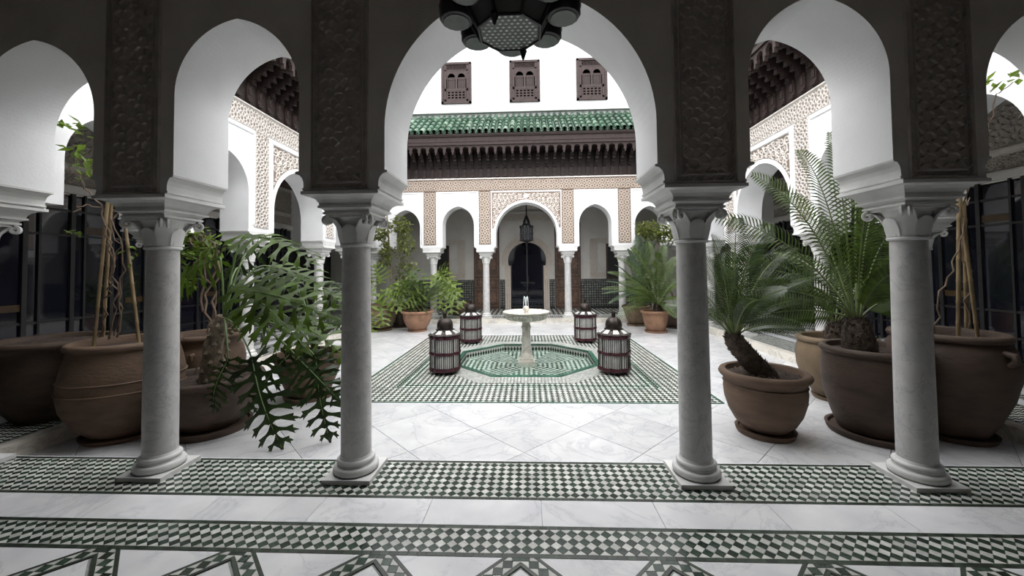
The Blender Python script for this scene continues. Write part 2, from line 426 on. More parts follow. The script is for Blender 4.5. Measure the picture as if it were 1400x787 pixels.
# field between the inner square and the pale octagon, in eight pieces
oc = octagon(OC); sq = A2-.03
for k in range(8):
    a, b = oc[k], oc[(k+1) % 8]
    if k % 2 == 0:
        mx_, my_ = (1 if a[0]+b[0] > 2*ox else -1), (1 if a[1]+b[1] > 2*oy else -1)
        r = [a, (ox+mx_*sq, a[1]) if abs(a[0]-ox) > abs(a[1]-oy) else (a[0], oy+my_*sq), (ox+mx_*sq, oy+my_*sq), (ox+mx_*sq, b[1]) if abs(b[0]-ox) > abs(b[1]-oy) else (b[0], oy+my_*sq), b]
    else:
        dx, dy = (a[0]+b[0])/2-ox, (a[1]+b[1])/2-oy
        if abs(dx) > abs(dy): e = ox+math.copysign(sq, dx); r = [a, (e, a[1]), (e, b[1]), b]
        else: e = oy+math.copysign(sq, dy); r = [a, (a[0], e), (b[0], e), b]
    sa = sum(r[i][0]*r[(i+1) % len(r)][1]-r[(i+1) % len(r)][0]*r[i][1] for i in range(len(r)))
    if sa < 0: r = r[::-1]
    if len(r) == 5: parts = [[r[0], r[i], r[i+1]] for i in range(1, 4)]
    else: parts = [r]
    for pr in parts:
        for q, wh, c in tiles(pr, org=(ox, oy), d=DM): mb.prism(q, zt-.006, zt, 0 if wh else 1)
pale = MB(); ob = octagon(OB); oci = octagon(OC-.02)
for k in range(8):
    r = [ob[k], oci[k], oci[(k+1) % 8], ob[(k+1) % 8]]
    ang = PI/4*(k+1); ca, sa = math.cos(-ang), math.sin(-ang)
    rot = lambda p, c_=ca, s_=sa: ((p[0]-ox)*c_-(p[1]-oy)*s_, (p[0]-ox)*s_+(p[1]-oy)*c_)
    inv = lambda p, c_=ca, s_=sa: (ox+p[0]*c_+p[1]*s_, oy-p[0]*s_+p[1]*c_)
    for q, wh, c in tiles([rot(p) for p in r], d=.05, org=(OB, 0)): pale.prism([inv(p) for p in q], zt-.006, zt, 0 if wh else 1)
tag(mb.build('square_tiles', ['white_tile', 'green_tile'], mat_t), kind='stuff')
mat('grey_tile', (.20, .22, .20), .3, .2, 30, rand=.3)
tag(pale.build('octagon_tiles', ['white_tile', 'grey_tile'], mat_t), kind='stuff')
for a in (A0-.013, A1-.013, A2-.013):
    p = [(ox-a, oy-a), (ox+a, oy-a), (ox+a, oy+a), (ox-a, oy+a)]
    for i in range(4): dashes(ln, p[i], p[(i+1) % 4], .024, .08, zt-.006, zt)
tag(ln.build('border_tile_rows', 'green_glaze', mat_t), kind='stuff')
bed = MB(); o_in = octagon(OA)
for k in range(8):
    a, b = o_in[k], o_in[(k+1) % 8]
    far = lambda p: (ox+(p[0]-ox)*MH/max(abs(p[0]-ox), abs(p[1]-oy)), oy+(p[1]-oy)*MH/max(abs(p[0]-ox), abs(p[1]-oy)))
    fa, fb = far(a), far(b)
    r = [a, fa]
    if k % 2 == 0: r.append((ox+math.copysign(MH, a[0]+b[0]-2*ox), oy+math.copysign(MH, a[1]+b[1]-2*oy)))
    r += [fb, b]; bed.prism(r, ZC-.011, zt-.0065)
bed.build('bedding', 'grout', mat_t)
pool = thing('octagonal_basin', 'sunken octagonal tiled basin with green rim under the fountain', 'basin', (ox, oy, 0))
zb = -.27
o1, o2 = octagon(OB-.004, (0, 0)), octagon(OA, (0, 0))
for k in range(8):
    a, b, c, d = o2[k], o1[k], o1[(k+1) % 8], o2[(k+1) % 8]
    MB().prism([a, b, c, d], ZC-.02, zt+.012).build('rim_tile', 'green_glaze', pool)
for k in range(8):
    a, b = o2[k], o2[(k+1) % 8]; mbw = MB(); va, vb = Vector((*a, 0)), Vector((*b, 0)); n = 15
    inn = -(va+vb).normalized()*.004
    mbw.add([(a[0], a[1], zb), (b[0], b[1], zb), (b[0], b[1], ZC), (a[0], a[1], ZC)], [(0, 1, 2, 3)], 0)
    for i in range(n):
        p, q = va.lerp(vb, (i+.04)/n), va.lerp(vb, (i+.96)/n); m_ = va.lerp(vb, (i+.5)/n); h2 = .052
        zz = -.215
        mbw.add([m_+inn+Vector((0, 0, zz-h2)), q+inn+Vector((0, 0, zz)), m_+inn+Vector((0, 0, zz+h2)), p+inn+Vector((0, 0, zz))], [(0, 1, 2, 3)], 1)
    mbw.build('wall_tile_row', ['white_tile', 'green_tile'], pool)
pf = MB()
for k in range(8):
    tri = [(0, 0), o2[k], o2[(k+1) % 8]]
    ang = PI/4*(k+1); ca, sa = math.cos(-ang), math.sin(-ang)
    rot = lambda p, c_=ca, s_=sa: (p[0]*c_-p[1]*s_, p[0]*s_+p[1]*c_)
    inv = lambda p, c_=ca, s_=sa: (p[0]*c_+p[1]*s_, -p[0]*s_+p[1]*c_)
    for q, wh, c in tiles([rot(p) for p in tri], d=.085, org=(0, 0)): pf.prism([inv(p) for p in q], zb-.004, zb, 0 if wh else 1)
tag(pf.build('basin_floor_tiles', ['white_tile', 'green_tile'], pool), kind='stuff')
MB().prism(octagon(OB, (0, 0)), zb-.05, zb-.004).build('basin_bed', 'grout', pool)
MB().prism(octagon(OA-.001, (0, 0)), zb+.05, zb+.052).build('water', 'pool_water', pool)

# ================================================================== ARCADE WALLS
def arch_pts(c, hw, apex, kp, z0, n=24):
    """outline of an opening from bottom left over the apex to bottom right"""
    R_ = kp*hw; off = R_-hw; rise = math.sqrt(R_*R_-off*off); zs = apex-rise
    a0 = math.acos(off/R_); L = []
    for i in range(n+1):
        a = a0*i/n; L.append((R_*math.cos(a)-off, zs+R_*math.sin(a)))     # right half, spring to apex
    right = [(c+x, z) for x, z in L]; left = [(c-x, z) for x, z in L]
    return [(c-hw, z0)]+left+right[::-1][1:]+[(c+hw, z0)]
def arcade(name, label, a0, a1, arches, z0, z1, inner_mat, map_fn, ends=True):
    """wall along u from a0 to a1, v=-TH is the gallery face and v=+TH the court face; map_fn(u,v,z)->xyz"""
    o = struct(name, label, 'wall'); mb = MB(); u = a0
    zp = 2.19
    def face(poly, v, mi, flip):
        vs = [map_fn(x, v, z) for x, z in poly]; f = tuple(range(len(vs)))
        mb.add(vs, [f[::-1] if flip else f], mi)
    for (c, hw, apex, kp) in arches+[(a1+9, 0, 0, 0)]:
        e = min(c-hw, a1) if hw else a1
        if e > u:
            for v, mi, fl in ((-TH, 1, False), (TH, 0, True)): face([(u, zp), (e, zp), (e, z1), (u, z1)], v, mi, fl)
            mb.add([map_fn(u, -TH, zp), map_fn(e, -TH, zp), map_fn(e, TH, zp), map_fn(u, TH, zp)], [(0, 1, 2, 3)], 0)
        if not hw: break
        pts = arch_pts(c, hw, apex, kp, zp)
        for i in range(len(pts)-1):
            (xa, za), (xb, zb_) = pts[i], pts[i+1]
            if xb-xa > 1e-6:
                for v, mi, fl in ((-TH, 1, False), (TH, 0, True)): face([(xa, za), (xb, zb_), (xb, z1), (xa, z1)], v, mi, fl)
            mb.add([map_fn(xa, -TH, za), map_fn(xb, -TH, zb_), map_fn(xb, TH, zb_), map_fn(xa, TH, za)], [(0, 1, 2, 3)], 0)
        u = c+hw
    mb.add([map_fn(a0, -TH, z1), map_fn(a1, -TH, z1), map_fn(a1, TH, z1), map_fn(a0, TH, z1)], [(0, 1, 2, 3)], 0)
    w_ = mb.build('wall_face', ['white_plaster', inner_mat], o)
    me = w_.data; me.polygons.foreach_set('use_smooth', [True]*len(me.polygons)); me.set_sharp_from_angle(angle=math.radians(25))
    return o
def impost(parent, u, hwx, map_fn, top_half):
    """corbelled block between the capital and the wall"""
    mb = MB(); pr = [(.158, 1.905), (.17, 1.906), (.17, 1.922), (.160, 1.925), (.166, 1.936), (.184, 1.945), (.196, 1.948), (.196, 1.963), (.186, 1.965), (.19, 1.983), (.204, 2.005), (.228, 2.022), (.25, 2.028), (.272, 2.03), (.272, 2.052), (.262, 2.054), (.256, 2.064)]
    rings = [[map_fn(u-h, -min(h, .272), z), map_fn(u+h, -min(h, .272), z), map_fn(u+h, min(h, .272), z), map_fn(u-h, min(h, .272), z)] for h, z in pr]
    mb.loft(rings)
    k = (hwx-.256)
    pr2 = [(.255, 2.056), (.258, 2.058), (.258+k*.30, 2.066), (.258+k*.30, 2.078), (.258+k*.12, 2.082), (.258+k*.16, 2.12), (.258+k*.35, 2.15), (.258+k*.75, 2.172), (.258+k*1.0, 2.176), (hwx+.016, 2.178), (hwx+.016, 2.194), (hwx-.002, 2.198)]
    rings = [[map_fn(u-h, -TH+.001, z), map_fn(u+h, -TH+.001, z), map_fn(u+h, TH-.001, z), map_fn(u-h, TH-.001, z)] for h, z in pr2]
    mb.loft(rings)
    mb.build('impost', 'grey_stone', parent)

def bars(mb, segs, wd, map2, h0, h1, mi=0):
    """raised straight ridges along 2-D segments; map2(a,b,h)->xyz"""
    for (p, q) in segs:
        p, q = Vector(p), Vector(q); t = q-p
        if t.length < 1e-5: continue
        t.normalize(); n = Vector((-t.y, t.x))*wd/2
        a, b, c, d = p-n, q-n, q+n, p+n; e, f = p.copy(), q.copy()
        vs = [map2(*a, h0), map2(*b, h0), map2(*c, h0), map2(*d, h0), map2(*(p-n*.45), h1), map2(*(q-n*.45), h1), map2(*(q+n*.45), h1), map2(*(p+n*.45), h1)]
        mb.add(vs, [(4, 5, 6, 7), (0, 1, 5, 4), (2, 3, 7, 6), (1, 2, 6, 5), (3, 0, 4, 7)], mi)
def star_cell(cx, cy, s):
    """one cell of an eight-point star lattice"""
    r = s*.36; k = []
    A = [(cx+r*math.cos(i*PI/2+PI/4), cy+r*math.sin(i*PI/2+PI/4)) for i in range(4)]
    B = [(cx+r*math.cos(i*PI/2), cy+r*math.sin(i*PI/2)) for i in range(4)]
    for i in range(4): k += [(A[i], A[(i+1) % 4]), (B[i], B[(i+1) % 4])]
    h = s/2
    for (dx, dy), b in zip(((1, 0), (0, 1), (-1, 0), (0, -1)), B): k.append((b, (cx+dx*h, cy+dy*h)))
    for a in A: k.append((a, (cx+(h if a[0] > cx else -h), cy+(h if a[1] > cy else -h))))
    return k
def strapwork(mb, u0, u1, z0, z1, s, wd, map2, h0, h1, mi=0):
    nx, nz = max(1, round((u1-u0)/s)), max(1, round((z1-z0)/s)); sx, sz = (u1-u0)/nx, (z1-z0)/nz
    for i in range(nx):
        for j in range(nz):
            seg = star_cell(0, 0, 1); cx, cz = u0+(i+.5)*sx, z0+(j+.5)*sz
            bars(mb, [((cx+p[0]*sx, cz+p[1]*sz), (cx+q[0]*sx, cz+q[1]*sz)) for p, q in seg], wd, map2, h0, h1, mi)
def relief(parent, name, u0, u1, z0, z1, s, wd, fmap, v, mats, border=.02, depth=.012):
    """carved plaster panel: recessed ground, star strapwork, plain bead around"""
    sg = 1 if v > 0 else -1
    m2 = lambda a, b, h: fmap(a, v+sg*h, b)
    mb = MB()
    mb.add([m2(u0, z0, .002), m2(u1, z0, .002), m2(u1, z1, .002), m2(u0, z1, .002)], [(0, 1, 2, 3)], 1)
    b = border
    strapwork(mb, u0+b, u1-b, z0+b, z1-b, s, wd, m2, .002, depth)
    if b: bars(mb, [((u0, z0+b*.5), (u1, z0+b*.5)), ((u0, z1-b*.5), (u1, z1-b*.5)), ((u0+b*.5, z0), (u0+b*.5, z1)), ((u1-b*.5, z0), (u1-b*.5, z1))], b*.7, m2, .002, depth+.004, 1 if mats[0] == 'carved_cream' else 0)
    return mb.build(name, mats, parent)
def arabesque(parent, c, hw, apex, kp, u0, u1, z0, z1, fmap, v, mats, cell=.15):
    """scrolls filling the spandrels around an arch"""
    sg = 1 if v > 0 else -1; m2 = lambda a, b, h: fmap(a, v+sg*h, b)
    R_ = kp*hw; off = R_-hw; zs = apex-math.sqrt(R_*R_-off*off)
    def free(a, z, m=.085):
        if not (u0+.02 < a < u1-.02 and z0 < z < z1-.02): return False
        x = abs(a-c)
        if z < zs: return x > hw+m
        return math.hypot(x+off, z-zs) > R_+m
    mb = MB(); rr = random.Random(3)
    pts = arch_pts(c, hw+.07, apex+.075, kp, z0); grid = []
    # ground
    for i in range(len(pts)-1):
        (xa, za), (xb, zb_) = pts[i], pts[i+1]
        if xb-xa > 1e-6: mb.add([m2(xa, max(za, z0), .002), m2(xb, max(zb_, z0), .002), m2(xb, z1, .002), m2(xa, z1, .002)], [(0, 1, 2, 3)], 1)
    for a, b in ((u0, c-hw-.07), (c+hw+.07, u1)): mb.add([m2(a, z0, .002), m2(b, z0, .002), m2(b, z1, .002), m2(a, z1, .002)], [(0, 1, 2, 3)], 1)
    nx, nz = int((u1-u0)/cell)+1, int((z1-z0)/cell)+1
    for i in range(nx):
        for j in range(nz):
            cx, cz = u0+(i+.5+(.5 if j % 2 else 0))*cell, z0+(j+.5)*cell
            ph = rr.random()*6.28; d = rr.choice((-1, 1)); prev = None; seg = []
            for k in range(15):
                t = k/14; a = ph+d*t*9.5; r = cell*(.62-.54*t); p = (cx+r*math.cos(a), cz+r*math.sin(a))
                if prev and free(*p) and free(*prev): seg.append((prev, p))
                prev = p
            bars(mb, seg, .02, m2, .002, .016)
            for k in range(3):
                a = ph+k*2.1; p = (cx+cell*.45*math.cos(a), cz+cell*.45*math.sin(a)); q = (cx+cell*.7*math.cos(a+.5), cz+cell*.7*math.sin(a+.5))
                if free(*p) and free(*q): bars(mb, [(p, q)], .035, m2, .002, .014)
    mb.build('spandrel_carving', mats, parent)
    # smooth raised archivolt
    mb = MB(); po = arch_pts(c, hw+.075, apex+.08, kp, 2.2); pi = arch_pts(c, hw, apex, kp, 2.2)
    for i in range(len(po)-1):
        a, b, d, e = pi[i], pi[i+1], po[i+1], po[i]
        mb.add([m2(*a, .0), m2(*b, .0), m2(*b, .02), m2(*a, .02), m2(*e, .02), m2(*d, .02), m2(*e, .0), m2(*d, .0)], [(0, 1, 2, 3), (3, 2, 5, 4), (4, 5, 7, 6)])
    mb.build('archivolt', 'white_plaster', parent, 40)
def frame(parent, u0, u1, z0, z1, fmap, v, wd=.03, h=.022, bottom=False, name='panel_frame'):
    sg = 1 if v > 0 else -1; m2 = lambda a, b, hh: fmap(a, v+sg*hh, b); mb = MB()
    L = [((u0, z0), (u0, z1)), ((u1, z0), (u1, z1)), ((u0-wd/2, z1), (u1+wd/2, z1))]
    if bottom: L.append(((u0-wd/2, z0), (u1+wd/2, z0)))
    bars(mb, L, wd, m2, 0, h); return mb.build(name, 'white_plaster', parent)

FR = lambda u, v, z: (u, YF+v, z)
BK = lambda u, v, z: (-u, YB-v, z)
LF = lambda u, v, z: (-XS+v, u, z)
RT = lambda u, v, z: (XS-v, u, z)
FA = [(-3.52, .47, 3.20, 1.2), (-1.995, .455, 3.30, 1.2), (0, .93, 3.44, 1.03), (1.995, .455, 3.30, 1.2), (3.52, .47, 3.20, 1.2)]
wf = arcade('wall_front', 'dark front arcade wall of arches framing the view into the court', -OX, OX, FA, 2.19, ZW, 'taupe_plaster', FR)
FCOL = (-4.33, -2.76, -1.24, 1.24, 2.76, 4.33)
for u in FCOL: impost(wf, u, .31 if abs(u) < 2 else (.29 if abs(u) < 4 else .33), FR, 0)
for i, u in enumerate((-2.75, -1.245, 1.245, 2.75)):
    p = relief(wf, 'carved_panel', u-.155, u+.155, 2.115, 3.92, .14, .02, FR, -TH, ['carved_dark', 'carved_dark'], .008, .016)
    mb = MB(); m2 = lambda a, b, h: FR(a, -TH-h, b)
    z = 2.075; e = .19
    seg = []
    while z < 3.95:
        for s in (-1, 1): seg.append(((u+s*.163, z), (u+s*(.163+.024), z+.024)))
        z += .017
    x = u-e
    while x < u+e-.02: seg.append(((x, 2.078), (x+.02, 2.104))); x += .017
    bars(mb, seg, .0085, m2, .001, .012)
    bars(mb, [((u+s*.198, 2.066), (u+s*.198, 3.96)) for s in (-1, 1)]+[((u-.205, 2.068), (u+.205, 2.068))], .012, m2, .001, .02)
    mb.build('rope_border', 'carved_dark', wf)

BA = [(-3.74, .45, 3.36, 1.2), (-2.1, .49, 3.45, 1.2), (0, .94, 3.54, 1.05), (2.1, .49, 3.45, 1.2), (3.74, .45, 3.36, 1.2)]
wb = arcade('wall_back', 'far white arcade wall with carved tan frieze behind the fountain', -OX, OX, BA, 2.19, ZW, 'gallery_plaster', BK)
BCOL = (-4.87, -2.93, -1.27, 1.27, 2.93, 4.87)
for u in BCOL: impost(wb, u, .33 if abs(u) < 2 else (.34 if abs(u) < 4 else .6), BK, 0)
SC_ = (7.74, 6.58, 8.90)
SA = [(4.18, .49, 3.25, 1.2), (5.78, .49, 3.42, 1.2), (7.74, .85, 3.50, 1.05), (9.70, .49, 3.42, 1.2), (11.22, .42, 3.32, 1.2)]
wl = arcade('wall_left', 'left arcade wall of white plaster with carved frieze', YF, YB, SA, 2.19, ZW, 'gallery_plaster', LF)
wr = arcade('wall_right', 'right arcade wall of white plaster with carved frieze', YF, YB, SA, 2.19, ZW, 'gallery_plaster', RT)
SCOL = (4.98, 6.58, 8.90, 10.46)
for w_, mp in ((wl, LF), (wr, RT)):
    for u in SCOL: impost(w_, u, .31, mp, 0)
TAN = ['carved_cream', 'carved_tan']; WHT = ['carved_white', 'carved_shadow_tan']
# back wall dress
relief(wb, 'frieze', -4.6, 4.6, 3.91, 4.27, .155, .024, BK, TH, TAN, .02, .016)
MB().box(-4.62, 4.62, YB-TH-.05, YB-TH+.02, 4.27, 4.31).build('frieze_moulding', 'carved_white', wb)
for s in (-1, 1):
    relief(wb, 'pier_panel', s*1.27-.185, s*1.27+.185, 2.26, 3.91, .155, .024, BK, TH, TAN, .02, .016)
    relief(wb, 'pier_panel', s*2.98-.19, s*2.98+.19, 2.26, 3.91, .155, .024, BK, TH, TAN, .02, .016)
    frame(wb, s*2.11-.62, s*2.11+.62, 2.3, 3.87, BK, TH)
    frame(wb, s*3.88-.66, s*3.88+.66, 2.3, 3.87, BK, TH)
frame(wb, -1.07, 1.07, 2.3, 3.87, BK, TH, .04)
arabesque(wb, 0, .94, 3.54, 1.05, -1.05, 1.05, 2.75, 3.85, BK, TH, ['carved_white', 'carved_tan'], .13)
MB().lathe([(.0, 0), (.06, 0), (.065, .012), (.05, .02), (.02, .018), (.0, .026)], 16, cap=False).xform(lambda x, y, z: BK(x, TH+.01+z, 3.74+y)).build('keystone_rosette', 'white_plaster', wb, 40)
for w_, mp in ((wl, LF), (wr, RT)):
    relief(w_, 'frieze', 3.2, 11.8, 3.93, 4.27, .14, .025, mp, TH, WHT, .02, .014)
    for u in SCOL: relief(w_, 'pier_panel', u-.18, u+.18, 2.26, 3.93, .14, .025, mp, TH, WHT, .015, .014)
    m_ = MB(); bars(m_, [((3.2, 4.285), (11.8, 4.285))], .04, lambda a, b, h: mp(a, TH+h, b), 0, .05); m_.build('frieze_moulding', 'carved_white', w_)
    frame(w_, 5.2, 6.37, 2.3, 3.86, mp, TH, .04, .03); frame(w_, 6.83, 8.65, 2.3, 3.84, mp, TH, .05, .035); frame(w_, 9.12, 10.25, 2.3, 3.86, mp, TH, .04, .03)
    frame(w_, 3.5, 4.77, 2.3, 3.86, mp, TH, .04, .03)
    arabesque(w_, 7.74, .85, 3.50, 1.05, 6.86, 8.62, 2.75, 3.82, mp, TH, ['carved_white', 'carved_shadow_tan'], .15)

# ================================================================== OUTER SHELL
wo = struct('wall_outer_back', 'plastered rear wall of the back gallery with tiled dado', 'wall')
DW, DA = .72, 2.5       # horseshoe door opening
mb = MB(); pts = arch_pts(0, DW, DA, 1.05, 0)
hs = [(-.62, 0), (-.62, 1.62)] + [(.72*math.cos(a), 1.80+.70*math.sin(a)) for a in [PI+.26-(PI+.52)*i/28 for i in range(29)]] + [(.62, 1.62), (.62, 0)]
top = 4.0
mb.add([(-OX-.25, OYB, -.1), (-.72, OYB, -.1), (-.72, OYB, top), (-OX-.25, OYB, top)], [(0, 1, 2, 3)]); mb.add([(.72, OYB, -.1), (OX+.25, OYB, -.1), (OX+.25, OYB, top), (.72, OYB, top)], [(0, 1, 2, 3)])
for i in range(len(hs)-1):
    (xa, za), (xb, zb_) = hs[i], hs[i+1]
    mb.add([(xa, OYB, za), (xb, OYB, zb_), (xb, OYB+.3, zb_), (xa, OYB+.3, za)], [(0, 1, 2, 3)])
left = [p for p in hs if p[0] <= 0]; right = [p for p in hs if p[0] >= 0]
for side, L in ((-1, left), (1, right)):
    for i in range(len(L)-1):
        (xa, za), (xb, zb_) = L[i], L[i+1]
        if abs(zb_-za) > 1e-5: mb.add([(xa, OYB, za), (xb, OYB, zb_), (side*.72, OYB, zb_), (side*.72, OYB, za)], [(0, 1, 2, 3)])
for i in range(len(hs)-1):
    (xa, za), (xb, zb_) = hs[i], hs[i+1]
    if xb > xa+1e-5 and za > 1.7: mb.add([(xa, OYB, za), (xb, OYB, zb_), (xb, OYB, top), (xa, OYB, top)], [(0, 1, 2, 3)])
mb.box(-OX-.3, OX+.3, OYB+.3, OYB+.34, -.3, 4.2)
mb.build('wall_face', 'gallery_plaster', wo)
dado = MB(); dd = .09
mat('dado_pale', (.16, .165, .155), .4, .2, 30, rand=.4); mat('dado_dark', (.02, .024, .022), .35, .2, 30, rand=.4)
for x0, x1 in ((-4.6, -2.0), (2.0, 4.6), (-1.03, -.64), (.64, 1.03)):
    for q, wh, c in tiles(rect(x0, x1, .1, 1.0), d=dd): dado.add([(x, OYB-.012, z) for x, z in q], [tuple(range(len(q)))], 0 if wh else 1)
    dado.box(x0, x1, OYB-.01, OYB-.001, 0, 1.1, 1)
    for k in range(int((x1-x0)/.07)): dado.box(x0+.07*k+.012, x0+.07*k+.058, OYB-.016, OYB-.008, 1.02, 1.08, 0)
dado.build('tile_dado', ['dado_pale', 'dado_dark'], wo)
orn = MB(); m2 = lambda a, b, h: (a, OYB-h, b)
for s in (-1, 1):
    for (a0_, a1_, b0_, b1_) in ((s*2.35, s*2.65, 1.2, 2.6), (s*2.35, s*3.7, 1.12, 1.34), (s*2.35, s*3.7, 2.45, 2.62)):
        strapwork(orn, min(a0_, a1_), max(a0_, a1_), b0_, b1_, .13, .022, m2, .001, .012)
strapwork(orn, -1.7, 1.7, 3.32, 3.55, .12, .02, m2, .001, .012)
orn.build('carved_border', 'carved_cream', wo)
ah = MB()
for sc_, d0, d1 in ((1.0, 0, .03), (1.12, 0, .045), (1.24, 0, .03)):
    for i in range(len(hs)-1):
        f_ = lambda p, k: (p[0]*k, OYB, p[1] if p[1] < 1.7 else 1.8+(p[1]-1.8)*k)
        a, b = hs[i], hs[i+1]; A, B_, C_, D_ = f_(a, sc_), f_(b, sc_), f_(b, sc_+.10), f_(a, sc_+.10)
        o_ = lambda p, d: (p[0], OYB-d, p[2])
        if a[1] < 1.05 and b[1] < 1.05: continue
        ah.add([o_(A, 0), o_(B_, 0), o_(B_, d1), o_(A, d1), o_(C_, d1), o_(D_, d1), o_(C_, 0), o_(D_, 0)], [(0, 1, 2, 3), (3, 2, 4, 5), (5, 4, 6, 7)])
ah.build('horseshoe_surround', 'carved_cream', wo)
MB().box(-1.85, 1.85, OYB-.06, OYB, 3.58, 3.66).build('picture_moulding', 'gallery_plaster', wo)
d1 = struct('door_1', 'glazed horseshoe-arched door at the far end behind the fountain', 'door')
MB().add([(x, OYB+.12, z) for x, z in hs], [tuple(range(len(hs)))]).build('glass_pane', 'dark_glass', d1)
g = MB(); g.box(-.025, .025, OYB+.08, OYB+.12, 0, 2.45)
for z in (.05, .55): g.box(-.62, .62, OYB+.08, OYB+.12, z, z+.05)
for s in (-1, 1): g.box(s*.6-.02, s*.6+.02, OYB+.08, OYB+.12, 0, 1.65)
g.build('door_frame', 'black_metal', d1)
MB().tube([(.06, OYB+.08, .95), (.06, OYB+.03, .95), (.06, OYB+.03, 1.2), (.06, OYB+.08, 1.2)], .012, 8).build('handle', 'lantern_metal', d1, 40)
# carved wooden leaves on both sides of the door
def carved_leaf(x0, x1, nm, label):
    L = thing(nm, label, 'door', (0, 0, 0)); w_ = x1-x0
    MB().box(x0, x1, OYB-.10, OYB-.03, .02, 3.2).build('leaf', 'door_wood', L)
    for z0, z1 in ((.12, .75), (.85, 1.15), (1.25, 2.1), (2.2, 3.1)):
        for k in range(2):
            a, b = x0+.05+k*(w_/2), x0+w_/2-.05+k*(w_/2)
            fm = MB()
            for p in ((a, b, z0, z0+.03), (a, b, z1-.03, z1), (a, a+.03, z0, z1), (b-.03, b, z0, z1)): fm.box(p[0], p[1], OYB-.125, OYB-.10, p[2], p[3])
            fm.build('moulding', 'door_wood_light', L)
            cz, cx = (z0+z1)/2, (a+b)/2; rr_ = min(b-a, z1-z0)*.36
            pl = MB(); ring_ = []
            pp = [(cx+rr_*(1+.25*math.cos(8*t))*math.cos(t)*.8, cz+rr_*(1+.25*math.cos(8*t))*math.sin(t)*min(1.5, (z1-z0)/(b-a))) for t in [2*PI*i/48 for i in range(48)]]
            pl.add([(x, OYB-.115, z) for x, z in pp]+[(x, OYB-.1, z) for x, z in pp], [tuple(range(48))]+[(i, (i+1) % 48, 48+(i+1) % 48, 48+i) for i in range(48)])
            pl.build('raised_panel', 'door_wood_light', L)
carved_leaf(-2.0, -1.04, 'carved_door_leaf', 'carved brown wooden door leaf left of the far glazed doorway')
carved_leaf(1.04, 2.0, 'carved_door_leaf', 'carved brown wooden door leaf right of the far glazed doorway')
# dark openings in the back gallery
for s, lab in ((-1, 'dark tall window behind the far left arch'), (1, 'dark tall window behind the far right arch')):
    wn = struct('window_%d' % (1 if s < 0 else 2), lab, 'window')
    xa, xb = sorted((s*3.0, s*3.45))
    MB().box(xa, xb, OYB-.05, OYB-.02, 1.15, 2.35).build('shutter', 'black_metal', wn)  # black sheet painted for the darkness inside the opening
    fr = MB()
    for a, b, c_, d_ in ((xa-.05, xa, 1.1, 2.4), (xb, xb+.05, 1.1, 2.4), (xa-.05, xb+.05, 2.35, 2.4), (xa-.05, xb+.05, 1.1, 1.15)): fr.box(a, b, OYB-.07, OYB-.01, c_, d_)
    fr.build('window_frame', 'door_wood', wn)

# glazed side walls
def glazed(name, label, s, n0):
    o = struct(name, label, 'wall'); X = s*OX
    MB().box(min(X, X+s*.2), max(X, X+s*.2), OYF, OYB, 2.78, 4.2).build('wall_face', 'gallery_plaster', o)
    MB().box(min(X+s*.15, X+s*.2), max(X+s*.15, X+s*.2), OYF, OYB+.3, -.1, 2.8).build('backing', 'black_metal', o)
    mp = lambda a, v, b: (X-s*v, a, b)
    relief(o, 'carved_frieze', 1, 12, 3.3, 3.95, .2, .035, mp, .001, ['carved_dark', 'carved_dark'], .02, .02)
    relief(o, 'carved_frieze', 1, 12, 2.95, 3.18, .11, .02, mp, .001, ['carved_dark', 'carved_dark'], .02, .015)
    MB().box(min(X, X-s*.08), max(X, X-s*.08), 0, OYB, 2.8, 2.92).build('cornice', 'gallery_plaster', o)
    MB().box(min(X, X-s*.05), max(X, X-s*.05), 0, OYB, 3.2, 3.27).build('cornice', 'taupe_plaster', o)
    n = n0; y = 1.2
    while y < 12:
        W = struct('window_%d' % n, 'tall black-framed glazing of the %s gallery, %s bay from the front' % ('left' if s < 0 else 'right', ('first second third fourth fifth sixth seventh'.split()[n-n0])), 'window'); n += 1
        for k in range(3):
            ya, yb = y+k*.6, y+k*.6+.6
            MB().box(min(X, X+s*.02), max(X, X+s*.02), ya, yb, .05, 2.75).build('pane', 'blue_glass' if (k+n) % 3 == 0 else 'dark_glass', W)
            MB().box(X-.035, X+.035, ya-.03, ya+.03, 0, 2.8).build('mullion', 'black_metal', W)
            MB().box(X-.03, X+.03, ya+.16, ya+.19, 0, 2.8).build('thin_mullion', 'black_metal', W)
        for z in (.35, .75, 2.1, 2.5): MB().box(X-.025, X+.025, y, y+1.8, z, z+.035).build('rail', 'black_metal', W)
        MB().box(X-.01, X+.012, y+.25, y+.6, .95, 1.05).build('amber_panel', 'amber_tile', W)
        MB().box(X-.01, X+.012, y+1.4, y+1.8, 2.16, 2.28).build('amber_panel', 'amber_tile', W)
        y += 1.8
    return n
nn = glazed('wall_outer_left', 'outer wall of the left gallery with black glazing and carved frieze', -1, 3)
nn = glazed('wall_outer_right', 'outer wall of the right gallery with black glazing and carved frieze', 1, nn)
wk = struct('wall_behind_camera', 'rear wall of the front gallery', 'wall'); MB().box(-OX-.2, OX+.2, OYF-.2, OYF, -.3, 4.2).build('wall_face', 'gallery_plaster', wk)
ce = struct('ceiling', 'dark wooden gallery ceilings around the court', 'ceiling')
MB().box(-OX-.2, OX+.2, OYF-.2, YF, 4.05, 4.2).build('front_ceiling', 'ceiling_wood', ce)
MB().box(-OX-.2, OX+.2, YB, OYB+.3, 4.05, 4.2).build('back_ceiling', 'ceiling_wood', ce)
for s in (-1, 1): MB().box(min(s*XS, s*(OX+.2)), max(s*XS, s*(OX+.2)), YF, YB, 4.05, 4.2).build('side_ceiling', 'ceiling_wood', ce)

